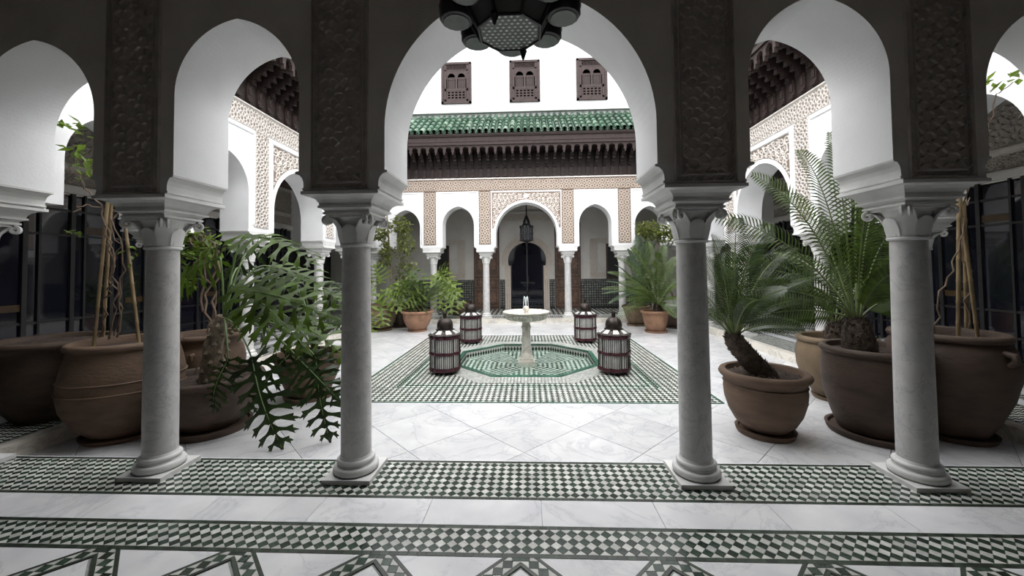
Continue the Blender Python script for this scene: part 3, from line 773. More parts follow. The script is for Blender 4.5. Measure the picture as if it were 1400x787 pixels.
# ================================================================== EAVES
SP = .245
def eave(name, label, u0, u1, mp):
    """cedar eave on brackets; v counts from the wall face into the court"""
    o = struct(name, label, 'eave'); n = int((u1-u0)/SP); st = (u1-u0)/n
    def bx(mb, a, b, v0, v1, z0, z1, mi=0):
        t = MB().box(a, b, v0, v1, z0, z1, mi); return mb.add([mp(*p) for p in t.v], t.f, mi)
    m = MB(); bx(m, u0, u1, 0, .04, ZW, 5.1); m.build('back_board', 'cedar', o)
    m = MB(); bx(m, u0, u1, 0, .62, 5.06, 5.10); m.build('soffit_board', 'cedar', o)
    for z0, z1, v0, v1 in ((5.13, 5.22, .60, .70), (5.22, 5.25, .58, .715), (5.25, 5.37, .60, .70), (5.37, 5.42, .58, .74)):
        m = MB(); bx(m, u0, u1, v0, v1, z0, z1); m.build('fascia_board', 'cedar_light', o)
    # shared local meshes built at u=0
    def local(fn):
        m = MB(); fn(m); return m
    def bracket(m):
        for v0, v1, z0, z1 in ((.04, .16, 4.62, 4.70), (.04, .24, 4.70, 4.78), (.04, .34, 4.78, 4.86), (.04, .45, 4.86, 4.94), (.04, .58, 4.94, 5.06)):
            m.box(-.035, .035, v0, v1, z0, z1); m.box(-.045, .045, v1-.05, v1, z0-.02, z0+.02)
    def pil(m):
        m.box(-.05, .05, .04, .075, 4.36, 4.62); m.box(-.06, .06, .04, .09, 4.58, 4.62); m.box(-.03, .03, .075, .09, 4.44, 4.58); m.box(-.055, .055, .04, .10, 4.33, 4.37)
    def scallop(m):
        h = st/2; r = h*.66; pts = [(-h, 4.95), (-r-.0, 4.95)]
        for i in range(13):
            a = PI-PI*i/12; k = 1+.07*math.cos(a*10); pts.append((r*k*math.cos(a), 5.0+r*1.05*k*math.sin(a)))
        top = 5.15
        P2 = [(-h, 4.93)]+[(-r, 4.93)]+pts[2:]+[(r, 4.93), (h, 4.93)]
        for i in range(len(P2)-1):
            (a, za), (b, zb_) = P2[i], P2[i+1]
            for v in (.61, .665): m.add([(a, v, za), (b, v, zb_), (b, v, top), (a, v, top)], [(0, 1, 2, 3)])
            m.add([(a, .61, za), (b, .61, zb_), (b, .665, zb_), (a, .665, za)], [(0, 1, 2, 3)])
        m.box(-h-.02, -h+.02, .615, .675, 4.86, 4.94)
    o0 = Vector(mp(0, 0, 0)); eu = Vector(mp(1, 0, 0))-o0; ev = Vector(mp(0, 1, 0))-o0
    def mk(fn, mt_, nm):
        m = MB(); fn(m); m.v = [tuple(eu*p[0]+ev*p[1]+Vector((0, 0, p[2]))) for p in m.v]; return m.mesh(nm, mt_)
    mbk, mpl, msc = mk(bracket, 'cedar', 'bracket'), mk(pil, 'cedar_light', 'pilaster'), mk(scallop, 'cedar_light', 'scallop')
    for i in range(n):
        c = o0+eu*(u0+(i+.5)*st); c2 = o0+eu*(u0+i*st)
        link('bracket', mbk, o, c2); link('pilaster', mpl, o, c2); link('scalloped_arch', msc, o, c)
    return o
eb = eave('trim_1', 'dark cedar eave with scalloped arches on the far wall', -4.62, 4.62, lambda u, v, z: (-u, YB-TH-v, z))
eave('trim_2', 'dark cedar bracketed eave of the left arcade', 3.15, 11.2, lambda u, v, z: (-XS+TH+v, u, z))
eave('trim_3', 'dark cedar bracketed eave of the right arcade', 3.15, 11.2, lambda u, v, z: (XS-TH-v, u, z))

# green tiled roof over the far wall
rf = struct('roof_back', 'green glazed barrel-tile roof over the far eave', 'roof')
ra, rb = Vector((0, YB-TH-.76, 5.46)), Vector((0, 12.42, 6.42)); sl = rb-ra; sd = sl.normalized(); sn = Vector((0, -sd.z, sd.y))
nr, nc = 5, 49; ex = sl.length/nr; wc = 9.24/nc
def barrel(r0, r1, L, up):
    m = MB(); n = 8; V = []
    for k, (t, r) in enumerate(((-.02, r0), (L, r1))):
        for rr_ in (r, r-.014):
            for i in range(n+1):
                a = PI*i/n; V.append(Vector((rr_*math.cos(a), 0, 0))+sd*t+sn*(up*rr_*math.sin(a)))
    q = n+1; F = []
    for i in range(n):
        F += [(i, i+1, 2*q+i+1, 2*q+i), (q+i, 3*q+i, 3*q+i+1, q+i+1), (i, q+i, q+i+1, i+1)]
    return m.add(V, F)
cov = [barrel(.084, .060, ex+.05, 1.15).mesh('roof_tile', k, 50) for k in ('roof_glaze',)*6+('roof_glaze_pale',)]
pan = MB()
for i in range(nc):
    x = -4.62+(i+.5)*wc
    for j in range(nr): link('roof_tile', rnd.choice(cov), rf, Vector((x, ra.y, ra.z))+sd*(j*ex)+sn*(.03-.0+rnd.uniform(-.004, .004)))
    for j in range(nr):
        b = barrel(.066, .056, ex+.04, -1); off = Vector((x+wc/2, ra.y, ra.z))+sd*(j*ex)+sn*.055
        pan.add([p+off for p in map(Vector, b.v)], b.f)
tag(pan.build('pan_tiles', 'roof_glaze', rf, 50), kind='stuff')
MB().add([(-4.62, ra.y, ra.z-.02), (4.62, ra.y, ra.z-.02), (4.62, rb.y, rb.z-.02), (-4.62, rb.y, rb.z-.02), (-4.62, ra.y, ra.z-.06), (4.62, ra.y, ra.z-.06), (4.62, rb.y, ra.z-.06), (-4.62, rb.y, ra.z-.06)], [(0, 1, 2, 3), (4, 7, 6, 5), (0, 4, 5, 1), (1, 5, 6, 2), (3, 7, 4, 0)]).build('roof_deck', 'cedar', rf)
for s in (-1, 1):
    o = struct('roof_left' if s < 0 else 'roof_right', 'green tiled roof above the %s eave' % ('left' if s < 0 else 'right'), 'roof')
    xa, xb = s*(XS-TH-.74), s*(XS+.35)
    MB().add([(xa, 2.6, 5.43), (xa, 11.2, 5.43), (xb, 12.4, 6.4), (xb, 2.6, 6.4), (xb, 2.6, 5.1), (xb, 12.4, 5.1), (xa, 11.2, 5.40), (xa, 2.6, 5.40)], [(0, 1, 2, 3), (0, 7, 6, 1), (7, 4, 5, 6), (0, 3, 4, 7)]).build('roof_slope', 'roof_glaze', o)

# upper storey
wu = struct('wall_upper', 'white upper storey wall with three cedar windows', 'wall')
MB().box(-9, 9, 12.42, 12.8, 4.1, 8.62).build('wall_face', 'dimmed_white_plaster', wu)
MB().box(-9, 9, 12.27, 12.42, 6.55, 6.64).build('ledge', 'dimmed_white_plaster', wu)
MB().box(-9, 9, 12.47, 12.9, 8.62, 9.6).build('parapet', 'dimmed_white_plaster', wu)
def cedar_window(n, cx, label):
    W = tag(link('window_%d' % n, None, None, (cx, 12.42, 6.90)), label, 'window', None, 'structure')
    w2, H = .49, 1.36
    m = MB()
    for a, b, c_, d_ in ((-w2, -w2+.07, 0, H), (w2-.07, w2, 0, H), (-w2, w2, 0, .07), (-w2, w2, H-.07, H)): m.box(a, b, -.06, .03, c_, d_)
    m.build('window_frame', 'cedar_light', W)
    m = MB()
    for a, b, c_, d_ in ((-w2+.07, -w2+.16, .07, H-.07), (w2-.16, w2-.07, .07, H-.07), (-w2+.1, w2-.1, .07, .14), (-w2+.1, w2-.1, .42, .50), (-w2+.1, w2-.1, 1.08, 1.12), (-.03, .03, .5, .82)): m.box(a, b, -.04, .02, c_, d_)
    m.build('inner_frame', 'cedar_light', W)
    MB().box(-w2+.02, w2-.02, .0, .03, .03, H-.03).build('backing', 'black_metal', W)
    for s in (-1, 1):
        c = s*.165; po = [(c+.12*math.cos(a), .88+.12*math.sin(a)) for a in [PI*i/14 for i in range(15)]]
        m = MB()
        for i in range(14):
            (a, za), (b, zb_) = po[i], po[i+1]
            m.add([(a, -.035, za), (b, -.035, zb_), (b, -.035, 1.08), (a, -.035, 1.08), (a, .0, za), (b, .0, zb_)], [(0, 3, 2, 1), (0, 1, 5, 4)])
        for q in (-.165, .165):
            if abs(q) > .12: m.box(c+min(q, math.copysign(.12, q)), c+max(q, math.copysign(.12, q)), -.035, 0, .82, 1.08)
        m.build('arch_head', 'cedar_light', W)
        MB().box(c-.115, c+.115, -.012, 0, .5, .88).build('shutter', 'cedar', W); MB().box(c-.115, c+.115, -.022, -.005, .80, .84).build('shutter_rail', 'cedar_light', W); MB().lathe([(.018, .5), (.012, .55), (.014, .72), (.022, .80)], 8, (c+s*.125, -.03)).build('colonnette', 'cedar_light', W)
    for i in range(14):
        x = -.31+i*.62/13; MB().lathe([(.012, 1.12), (.018, 1.16), (.01, 1.2), (.018, 1.25), (.012, 1.29)], 6, (x, -.02)).build('spindle', 'cedar_light', W)
    m = MB()
    for i in range(6): x = -.3+i*.12; m.box(x-.022, x+.022, -.035, -.01, .14, .42)
    for j in range(4): z = .155+j*.085; m.box(-.32, .32, -.036, -.012, z-.018, z+.018)
    m.build('lattice', 'cedar_light', W)
cedar_window(nn, -2.23, 'carved cedar lattice window, leftmost of three on the upper wall')
cedar_window(nn+1, 0.0, 'carved cedar lattice window, middle of three on the upper wall')
cedar_window(nn+2, 2.16, 'carved cedar lattice window, rightmost of three on the upper wall')

# ================================================================== COLUMNS
def make_column(label):
    t = tag(thing('column', label, 'column', group='marble columns of the arcades'), kind='thing')
    MB().box(-.172, .172, -.172, .172, 0, .032).build('plinth', 'grey_stone', t)
    pr = [(.155, .032)]+[(.142+.018*math.cos(a), .058+.026*math.sin(a)) for a in [-PI/2+PI*i/8 for i in range(9)]]
    pr += [(.132, .086), (.128, .092), (.128, .1)]+[(.122+.013*math.cos(a), .116+.016*math.sin(a)) for a in [-PI/2+PI*i/6 for i in range(7)]]+[(.116, .134), (.108, .15)]
    MB().lathe(pr, 40).build('base', 'grey_stone', t, 35)
    MB().lathe([(.108, .148), (.1075, .5), (.105, .9), (.102, 1.3), (.099, 1.675)], 40).build('shaft', 'column_marble', t, 35)
    MB().lathe([(.1, 1.672), (.113, 1.676), (.117, 1.686), (.113, 1.696), (.1, 1.70)], 40).build('ring', 'grey_stone', t, 35)
    cap = MB().lathe([(.096, 1.698), (.097, 1.76), (.108, 1.82), (.128, 1.865), (.14, 1.885)], 32)
    cap.box(-.15, .15, -.15, .15, 1.885, 1.908)
    cp = cap.build('capital', 'grey_stone', t, 40)
    # corner leaves ending in volutes, flat leaves on the four faces
    for k in range(4):
        a = PI/4+k*PI/2; ca, sa = math.cos(a), math.sin(a); m = MB()
        prof = [(.1, 1.70, .058), (.104, 1.74, .06), (.113, 1.78, .056), (.132, 1.825, .05), (.162, 1.862, .042), (.195, 1.885, .036)]
        rings = []
        for r, z, hw_ in prof: rings.append([(r*ca-(-hw_)*sa, r*sa+(-hw_)*ca, z), ((r+.012)*ca, (r+.012)*sa, z), (r*ca-hw_*sa, r*sa+hw_*ca, z), ((r-.03)*ca, (r-.03)*sa, z+.008)])
        m.loft(rings)
        sp = []
        for i in range(20):
            q = i/19; aa = PI/2-q*3.6*PI/1.6; rr_ = .032*(1-.75*q); sp.append(((.205+rr_*math.cos(aa))*1.0, 1.862+rr_*math.sin(aa)))
        for s in (-1, 1):
            m.tube([(r*ca-s*.02*sa, r*sa+s*.02*ca, z) for r, z in sp], [.0125]*20, 6)
        m.build('volute_leaf', 'grey_stone', cp, 50)
        b = k*PI/2; cb, sb = math.cos(b), math.sin(b); m = MB(); rings = []
        for r, z, hw_ in ((.103, 1.70, .05), (.112, 1.75, .056), (.122, 1.79, .054), (.132, 1.82, .042), (.138, 1.834, .016)):
            rings.append([(r*cb+hw_*sb, r*sb-hw_*cb, z), ((r+.014)*cb, (r+.014)*sb, z), (r*cb-hw_*sb, r*sb+hw_*cb, z), ((r-.03)*cb, (r-.03)*sb, z)])
        m.loft(rings).build('face_leaf', 'grey_stone', cp, 60)
    return t
col0 = make_column('grey marble column at the left of the central arch, nearest the viewer')
col0.location = (-1.24, YF, 0)
CL = [((1.24, YF), 'grey marble column at the right of the central arch, nearest the viewer'),
      ((-2.76, YF), 'near grey marble column between the tall bamboo jar and the drooping plant'),
      ((2.76, YF), 'near grey marble column in front of the big brown cycad pot'),
      ((-4.33, YF), 'near corner column at the left edge of the picture'), ((4.33, YF), 'near corner column at the right edge of the picture'),
      ((-1.27, YB), 'far slim column just left of the glazed doorway'), ((1.27, YB), 'far slim column just right of the glazed doorway'),
      ((-2.93, YB), 'far column behind the terracotta pot with spiky cycad'), ((2.93, YB), 'far column behind the pots on the far right'),
      ((-4.87, YB), 'far left corner column behind the climbing shrub'), ((4.87, YB), 'far right corner column of the court'),
      ((-XS, 4.98), 'first white column of the left arcade, nearest'), ((-XS, 6.58), 'second white column of the left arcade, behind the drooping plant'),
      ((-XS, 8.90), 'third column of the left arcade, above the small brown pot'), ((-XS, 10.46), 'fourth column of the left arcade'),
      ((XS, 4.98), 'first column of the right arcade, behind the bamboo pot'), ((XS, 6.58), 'second white column of the right arcade, beside the big cycad'),
      ((XS, 8.90), 'third column of the right arcade, behind the palm fronds'), ((XS, 10.46), 'fourth column of the right arcade')]
for (x, y), lab in CL: dup(col0, (x, y, 0), 0, lab)

# ================================================================== FOUNTAIN AND LANTERNS
fz = zb
ft = thing('fountain', 'white marble pedestal fountain with round bowl in the octagonal basin', 'fountain', (ox, oy, fz))
def rel(z): return z-fz
m = MB(); m.box(-.15, .15, -.15, .15, 0, .10); m.box(-.125, .125, -.125, .125, .10, .15); m.build('foot', 'cream_marble', ft)
R8 = PI/8
m = MB().lathe([(.125, .15), (.115, .20), (.10, .24), (.085, .45), (.078, .66), (.092, .69), (.098, .71), (.08, .73), (.075, .79), (.11, .83)], 8, ph=R8); m.build('stem', 'cream_marble', ft)
bw = MB().lathe([(.09, .80), (.2, .815), (.31, .85), (.375, .90), (.40, .935), (.395, .95), (.41, .955), (.43, .965), (.435, .98), (.425, .99), (.40, .988), (.36, .975), (.2, .95), (.02, .945)], 48).build('bowl', 'cream_marble', ft, 40)
for i in range(32):
    a = 2*PI*i/32; MB().tube([(.30*math.cos(a), .30*math.sin(a), .838), (.365*math.cos(a), .365*math.sin(a), .878), (.392*math.cos(a), .392*math.sin(a), .92)], [.012, .026, .016], 6).build('gadroon', 'cream_marble', bw, 60)
m = MB().lathe([(.05, .945), (.045, .965), (.03, .972)]+[(.058*math.sin(a)+.001, 1.03-.06*math.cos(a)) for a in [.5+2.6*i/10 for i in range(11)]], 20); m.build('ball_finial', 'cream_marble', ft, 40)
m = MB()
for s in (-1, 1): m.tube([(0, 0, 1.08), (s*.008, 0, 1.18), (s*.016, 0, 1.245), (s*.026, 0, 1.262), (s*.034, 0, 1.235), (s*.04, 0, 1.15), (s*.042, 0, 1.06)], [.009, .008, .01, .011, .008, .006, .005], 6)
m.build('water_jet', 'jet_water', ft, 60)

def lobed(r, z, n=8, per=6, amp=.13):
    out = []
    for i in range(n*per):
        a = 2*PI*i/(n*per); q = (i % per)/per; rr_ = r*(1-amp+amp*math.sin(PI*q)**.6) if q else r*(1-amp)
        out.append((rr_*math.cos(a), rr_*math.sin(a), z))
    return out
def make_lantern(label):
    t = thing('floor_lantern', label, 'lantern', group='moorish lanterns around the fountain')
    for k in range(4):
        a = PI/4+k*PI/2; MB().lathe([(.02, 0), (.03, .012), (.022, .03), (.03, .05)], 10, (.17*math.cos(a), .17*math.sin(a))).build('foot', 'lantern_metal', t, 40)
    MB().loft([lobed(.20, .035), lobed(.24, .045), lobed(.25, .06)]).build('base_tray', 'lantern_metal', t, 30)
    MB().loft([lobed(.238, .06), lobed(.238, .58)], mi=0).build('glass_body', 'lantern_glass', t)
    for z0, z1 in ((.055, .105), (.30, .345), (.545, .60)):
        MB().loft([lobed(.256, z0), lobed(.262, (z0+z1)/2), lobed(.256, z1)]).build('band', 'lantern_red', t, 30)
    bar = MB().box(-.004, .005, -.0042, .0042, .07, .58).mesh('bar', 'lantern_metal'); rg = lobed(.243, 0)
    for i, p in enumerate(rg):
        link('bar', bar, t, (p[0], p[1], 0), (0, 0, math.atan2(p[1], p[0])))
    roof = MB().loft([lobed(.27, .598), lobed(.27, .61), lobed(.21, .63, amp=.08), lobed(.135, .675, amp=.0)]).build('roof', 'lantern_metal', t)
    for i in range(8):
        a0_, a1_ = 2*PI*(i+.22)/8, 2*PI*(i+.78)/8
        P3 = [(.225*math.cos(a0_), .225*math.sin(a0_), .632), (.225*math.cos(a1_), .225*math.sin(a1_), .632), (.142*math.cos(a1_), .142*math.sin(a1_), .682), (.142*math.cos(a0_), .142*math.sin(a0_), .682)]
        MB().add(P3+[(x*1.01, y*1.01, z-.012) for x, y, z in P3], [(0, 1, 2, 3), (0, 4, 5, 1), (1, 5, 6, 2), (2, 6, 7, 3), (3, 7, 4, 0)]).build('roof_pane', 'lantern_glass', roof)
    MB().lathe([(.145, .672), (.15, .68), (.145, .69)], 32).build('collar', 'lantern_metal', t, 40)
    MB().lathe([(.118, .688), (.124, .72), (.122, .76), (.112, .80), (.092, .835), (.06, .858), (.03, .865)], 48, lobes=12, amp=.05).build('dome', 'lantern_metal', t, 60)
    MB().lathe([(.03, .862), (.032, .88), (.03, .92), (.036, .925), (.036, .94), (.02, .945)], 14).build('neck', 'lantern_metal', t, 40)
    MB().tube([(.028*math.cos(a), 0, .968+.028*math.sin(a)) for a in [2*PI*i/16 for i in range(17)]], .005, 6).build('ring', 'lantern_metal', t, 60)
    return t
lan = make_lantern('dark metal lantern with red bands, front left of the fountain'); lan.location = (-1.29, 6.17, zt); lan.rotation_euler = (0, 0, .1)
dup(lan, (1.38, 6.17, zt), .35, 'dark metal lantern with red bands, front right of the fountain')
dup(lan, (-1.25, 8.66, zt), .2, 'dark metal lantern with red bands, rear left of the fountain')
dup(lan, (1.30, 8.72, zt), .0, 'dark metal lantern with red bands, rear right of the fountain')

# hanging star lantern over the viewer
hl = thing('hanging_lantern', 'large dark metal and glass hanging lantern seen from below at the top', 'lantern', (-.01, 1.6, 2.49))
o8 = lambda r, z, ph=0: [(r*math.cos(ph+i*PI/4), r*math.sin(ph+i*PI/4), z) for i in range(8)]
MB().loft([o8(.135, 0, R8), o8(.135, .008, R8)]).build('bottom_pane', 'smoked_glass', hl)
m = MB(); A = o8(.135, 0, R8)
for i in range(8): m.tube([A[i], A[(i+1) % 8]], .007, 5)
m.build('bottom_frame', 'black_metal', hl)
m = MB()
for i in range(-5, 6):
    for j in range(-5, 6):
        x, y = i*.024+(.012 if j % 2 else 0), j*.022
        if math.hypot(x, y) < .118: m.add([(x-.008, y, -.002), (x, y-.007, -.002), (x+.008, y, -.002), (x, y+.007, -.002)], [(0, 3, 2, 1)])
tag(m.build('pane_pattern', 'lantern_glass', hl), kind='stuff')
up = o8(.2, .12, R8)
for i in range(8):
    j = (i+1) % 8; a, b, c_, d_ = A[i], A[j], up[j], up[i]
    MB().add([a, b, c_, d_], [(0, 1, 2, 3)]).build('lower_pane', 'smoked_glass', hl)
    MB().tube([a, d_], .009, 6).build('rib', 'black_metal', hl, 50)
    ang = R8+(i+.5)*PI/4; cx, cy = .225*math.cos(ang), .225*math.sin(ang)
    lb = MB().lathe([(.05, .055), (.066, .06), (.072, .07), (.072, .30), (.06, .31)], 14, (cx, cy)).build('lobe', 'black_metal', hl, 40)
    MB().lathe([(.0, .053), (.054, .053), (.056, .056)], 14, (cx, cy), cap=False).build('lobe_pane', 'smoked_glass', lb)
    MB().lathe([(.074, .10), (.076, .11), (.074, .12)], 14, (cx, cy)).build('red_band', 'lantern_red', lb, 40)
    if i % 4 == 1:
        x, y = .14*math.cos(R8+i*PI/4), .14*math.sin(R8+i*PI/4); MB().lathe([(.004, -.045), (.018, -.005), (.012, .01)], 5, (x, y)).build('spike', 'black_metal', hl)
MB().loft([o8(.2, .12, R8), o8(.24, .2, R8), o8(.24, .32, R8), o8(.14, .42, R8), o8(.05, .48, R8)]).build('body', 'black_metal', hl)
MB().tube([(0, 0, .47), (0, 0, 1.56)], .012, 8).build('chain_rod', 'black_metal', hl)

# lantern hanging in the far gallery
bl = thing('hanging_lantern', 'small dark hanging lantern under the far central arch', 'lantern', (0, 13.1, 2.42))
MB().lathe([(.03, -.06), (.06, -.02), (.14, .0), (.15, .02)], 16).build('base', 'black_metal', bl, 40)
MB().loft([lobed(.22, .05), lobed(.22, .50)]).build('glass_body', 'dark_glass', bl)
for z0, z1 in ((.03, .07), (.24, .28), (.46, .53)): MB().loft([lobed(.245, z0), lobed(.245, z1)]).build('band', 'black_metal', bl)
for i, p in enumerate(lobed(.228, 0)):
    if i % 3 == 0: MB().box(p[0]-.012, p[0]+.012, p[1]-.012, p[1]+.012, .03, .5).build('bar', 'black_metal', bl)
MB().lathe([(.2, .52), (.12, .6), (.12, .68), (.09, .75), (.05, .85), (.02, .9)], 16).build('dome', 'black_metal', bl, 40)
MB().tube([(0, 0, .85), (0, 0, 1.63)], .022, 6).build('chain_rod', 'black_metal', bl)
MB().lathe([(.02, -.14), (.03, -.1), (.015, -.05)], 8).build('pendant', 'black_metal', bl)

# ================================================================== POTS AND PLANTS
def pot(t, prof, mt_, rim=None, soil_z=None, saucer=None, bands=(), n=40, wob=0):
    """hollow pot from an outer profile (r,z), bottom to rim, in the thing's own space"""
    R_, Z_ = prof[-1]
    inner = [(R_-.005, Z_+.012), (R_-.04, Z_+.010), (R_-.055, Z_-.03), (R_-.06, Z_-.12)]
    MB().lathe(prof+inner, n).build('pot', mt_, t, 45)
    if rim:
        MB().lathe([(R_-.03, Z_-.05), (R_+rim, Z_-.045), (R_+rim+.012, Z_-.02), (R_+rim, Z_+.008), (R_-.01, Z_+.02), (R_-.035, Z_+.012)], n, cap=False).build('rim', mt_, t, 50)
    for z, r, h in bands: MB().lathe([(r-.02, z-h), (r+.008, z-h*.5), (r+.013, z), (r+.008, z+h*.5), (r-.02, z+h)], n, cap=False).build('band', mt_, t, 60)
    sz = soil_z if soil_z is not None else Z_-.05
    m = MB(); rr_ = random.Random(int(R_*1000)); K = 5; vs = [(0, 0, sz+.012)]; fs = []; na = 22
    for k in range(1, K+1):
        for i in range(na):
            r = (R_-.05)*k/K; a = 2*PI*i/na; vs.append((r*math.cos(a), r*math.sin(a), sz+rr_.uniform(-.008, .012)*(k < K)))
    for i in range(na):
        fs.append((0, 1+i, 1+(i+1) % na))
        for k in range(K-1): fs.append((1+k*na+i, 1+(k+1)*na+i, 1+(k+1)*na+(i+1) % na, 1+k*na+(i+1) % na))
    m.add(vs, fs).build('soil', 'soil', t)
    if saucer:
        r, h = saucer; MB().lathe([(r*.86, -.0), (r*.96, .0), (r, h*.5), (r+.008, h), (r-.02, h), (r-.035, h*.6)], n).build('saucer', mt_, t, 40)
def pebbles(t, R_, z, n=120, seed=1):
    m = MB(); rr_ = random.Random(seed)
    for _ in range(n):
        a, r = rr_.random()*6.28, R_*math.sqrt(rr_.random()); s = rr_.uniform(.008, .017); x, y = r*math.cos(a), r*math.sin(a)
        m.add([(x-s, y, z), (x, y-s, z), (x+s, y, z), (x, y+s, z), (x, y, z+s*.8), (x, y, z-s*.5)], [(0, 1, 4), (1, 2, 4), (2, 3, 4), (3, 0, 4)])
    tag(m.build('pebbles', 'terracotta_dark', t), kind='stuff')
def bez(a, b, c, n=14): return [a*((1-t)**2)+b*(2*t*(1-t))+c*(t*t) for t in [i/n for i in range(n+1)]]

def frond(parent, base, ctrl, tip, lf=.17, nl=46, leafm='cycad_green', w=.009, vee=.55, name='frond', start=.16, fwd=.36, up=(0, 0, 1)):
    """one feather frond: rachis with two rows of narrow leaflets"""
    P = bez(Vector(base), Vector(ctrl), Vector(tip), nl); m = MB(); n = len(P)
    m.tube(P[::3]+([P[-1]] if (n-1) % 3 else []), [.011*(1-.8*i/max(1, len(P[::3])-1)) for i in range(len(P[::3])+(1 if (n-1) % 3 else 0))], 5, 1)
    rr_ = random.Random(int(abs(tip[0]*977+tip[2]*331)))
    for i in range(int(n*start), n):
        s_ = i/(n-1); t = (P[min(i+1, n-1)]-P[max(i-1, 0)]).normalized()
        side = t.cross(Vector(up))
        if side.length < .15: side = t.cross(Vector((.3, 1, 0)))
        side.normalize(); nr_ = side.cross(t).normalized()
        L = lf*(math.sin(PI*min(1, (s_-start*.6)/(1-start*.6)*.93+.07))**.55)*rr_.uniform(.92, 1.05)
        for g in (-1, 1):
            d = (side*g*.9+t*fwd+nr_*vee*.4).normalized(); p = P[i]
            e1 = p+d*L*.5+t*.02*L; e2 = p+d*L*.93+Vector((0, 0, -.26*L))+t*.16*L; wv = t*w
            m.add([p-wv*.55, p+wv*.55, e1+wv, e1-wv, e2], [(0, 1, 2, 3), (3, 2, 4)], 0)
    return m.build(name, [leafm, 'rachis_green'], parent)
def stump(t, pts, rad, scales=True, mt_='bark', seed=2):
    m = MB(); m.tube(pts, rad, 14); t_ = m.build('trunk', mt_, t, 60)
    if scales:
        m = MB(); rr_ = random.Random(seed); V = [Vector(p) for p in pts]
        for k in range(260):
            s_ = rr_.random()*(len(V)-1.001); i = int(s_); f_ = s_-i; p = V[i].lerp(V[i+1], f_); r = rad[i]*(1-f_)+rad[i+1]*f_
            ax = (V[i+1]-V[i]).normalized(); a = rr_.random()*6.28; o_ = ax.orthogonal().normalized(); d = (o_*math.cos(a)+ax.cross(o_)*math.sin(a))
            q = p+d*r*.9; tn = ax.cross(d); L = .045
            m.add([q-tn*.014, q+tn*.014, q+d*L*.55+ax*L*.8, q+ax*.02+d*.005], [(0, 1, 2), (0, 2, 3), (1, 3, 2)])
        tag(m.build('leaf_base_scales', mt_, t_), kind='stuff')
def cycad(t, crown, tips, lf, nl, leafm, lift=.5, w=.009, start=.16, fwd=.36, up=(0, 0, 1)):
    c = Vector(crown)
    for tp in tips:
        tp = Vector(tp); d = tp-c; L = d.length; h = Vector((d.x, d.y, 0))
        ctrl = c+h*.38+Vector((0, 0, max(d.z*.62, 0)+L*lift*.55)); base = c+h.normalized()*.03
        frond(t, base, ctrl, tp, lf, nl, leafm, w, start=start, fwd=fwd, up=up)

def philo_leaf(t, base, tip, wid, mt_, droop=.15, roll=0, lobes=7, seed=0, nrm=None, name='leaf'):
    """a broad leaf cut into wavy fingered lobes along a curved midrib"""
    base, tip = Vector(base), Vector(tip); d = tip-base; L = d.length; rr_ = random.Random(seed); dn = d.normalized()
    up = Vector(nrm) if nrm else Vector((0, 0, 1))
    side = d.cross(up).normalized(); up = side.cross(d).normalized()
    def rib(s): return base+d*s+up*(droop*L*(math.sin(PI*s)-.25*s))
    m = MB(); sp = dn*(L*.94/lobes)
    HW = ((0, .52), (.07, .52), (.14, .36), (.24, .20), (.40, .165), (.55, .22), (.68, .25), (.80, .17), (.90, .12), (1.0, .02))
    for g in (-1, 1):
        for k in range(-1, lobes):
            sm = max(0, (k+.5)/lobes*.94+.02); env = (math.sin(PI*(.30+.62*max(0, sm)))**.8)
            ll = wid*env*rr_.uniform(.8, 1.15)*(.8 if k < 0 else 1)
            fw = -.75 if k < 0 else -.12+.75*sm
            dirv = (side*g+dn*fw).normalized(); c0 = rib(sm if k >= 0 else .03); A, B_ = [], []
            sag = rr_.uniform(.15, .5); ph = rr_.random()*6
            for q, h in HW:
                c = c0+dirv*ll*q+up*(-sag*ll*q*q+.05*ll*q*math.sin(7*q+ph))+dn*(.10*ll*q*q)
                wv = sp*h*(1 if q < .3 else (1+.12*math.sin(17*q+ph)))*(.75+.25*env) if q > .3 else sp*h
                A.append(c-wv+up*(.02*ll*math.sin(11*q+ph))); B_.append(c+wv)
            n = len(HW)-1; m.add(A+B_, [(i, i+1, n+2+i, n+1+i) for i in range(n)], 0)
            for sg, X in ((-1, A), (1, B_)):            # side fingers of the lobe
                p, q_ = X[5], X[7]; o_ = (X[6]-c0).normalized()
                m.add([p, X[6], q_, X[6]+sg*sp*.13+o_*ll*.17-up*.03*ll], [(0, 1, 3), (1, 2, 3)], 0)
    s_ = side*wid*.17
    m.add([rib(.90)-s_*.6, rib(.95)-s_, rib(1.0)-s_*.35, tip+dn*.10*L-up*.03*L, rib(1.0)+s_*.35, rib(.95)+s_, rib(.90)+s_*.6], [(0, 1, 2, 3, 4, 5, 6)], 0)
    m.tube([rib(i/8)+up*.002 for i in range(9)], [.007*(1-.75*i/8) for i in range(9)], 5, 1)
    return m.build(name, [mt_, 'petiole_green'], t, 60)
def petiole(t, pts, r0=.012, r1=.007, mt_='petiole_green'):
    P = bez(*[Vector(p) for p in pts], 12); MB().tube(P, [r0+(r1-r0)*i/12 for i in range(13)], 7).build('petiole', mt_, t, 60)
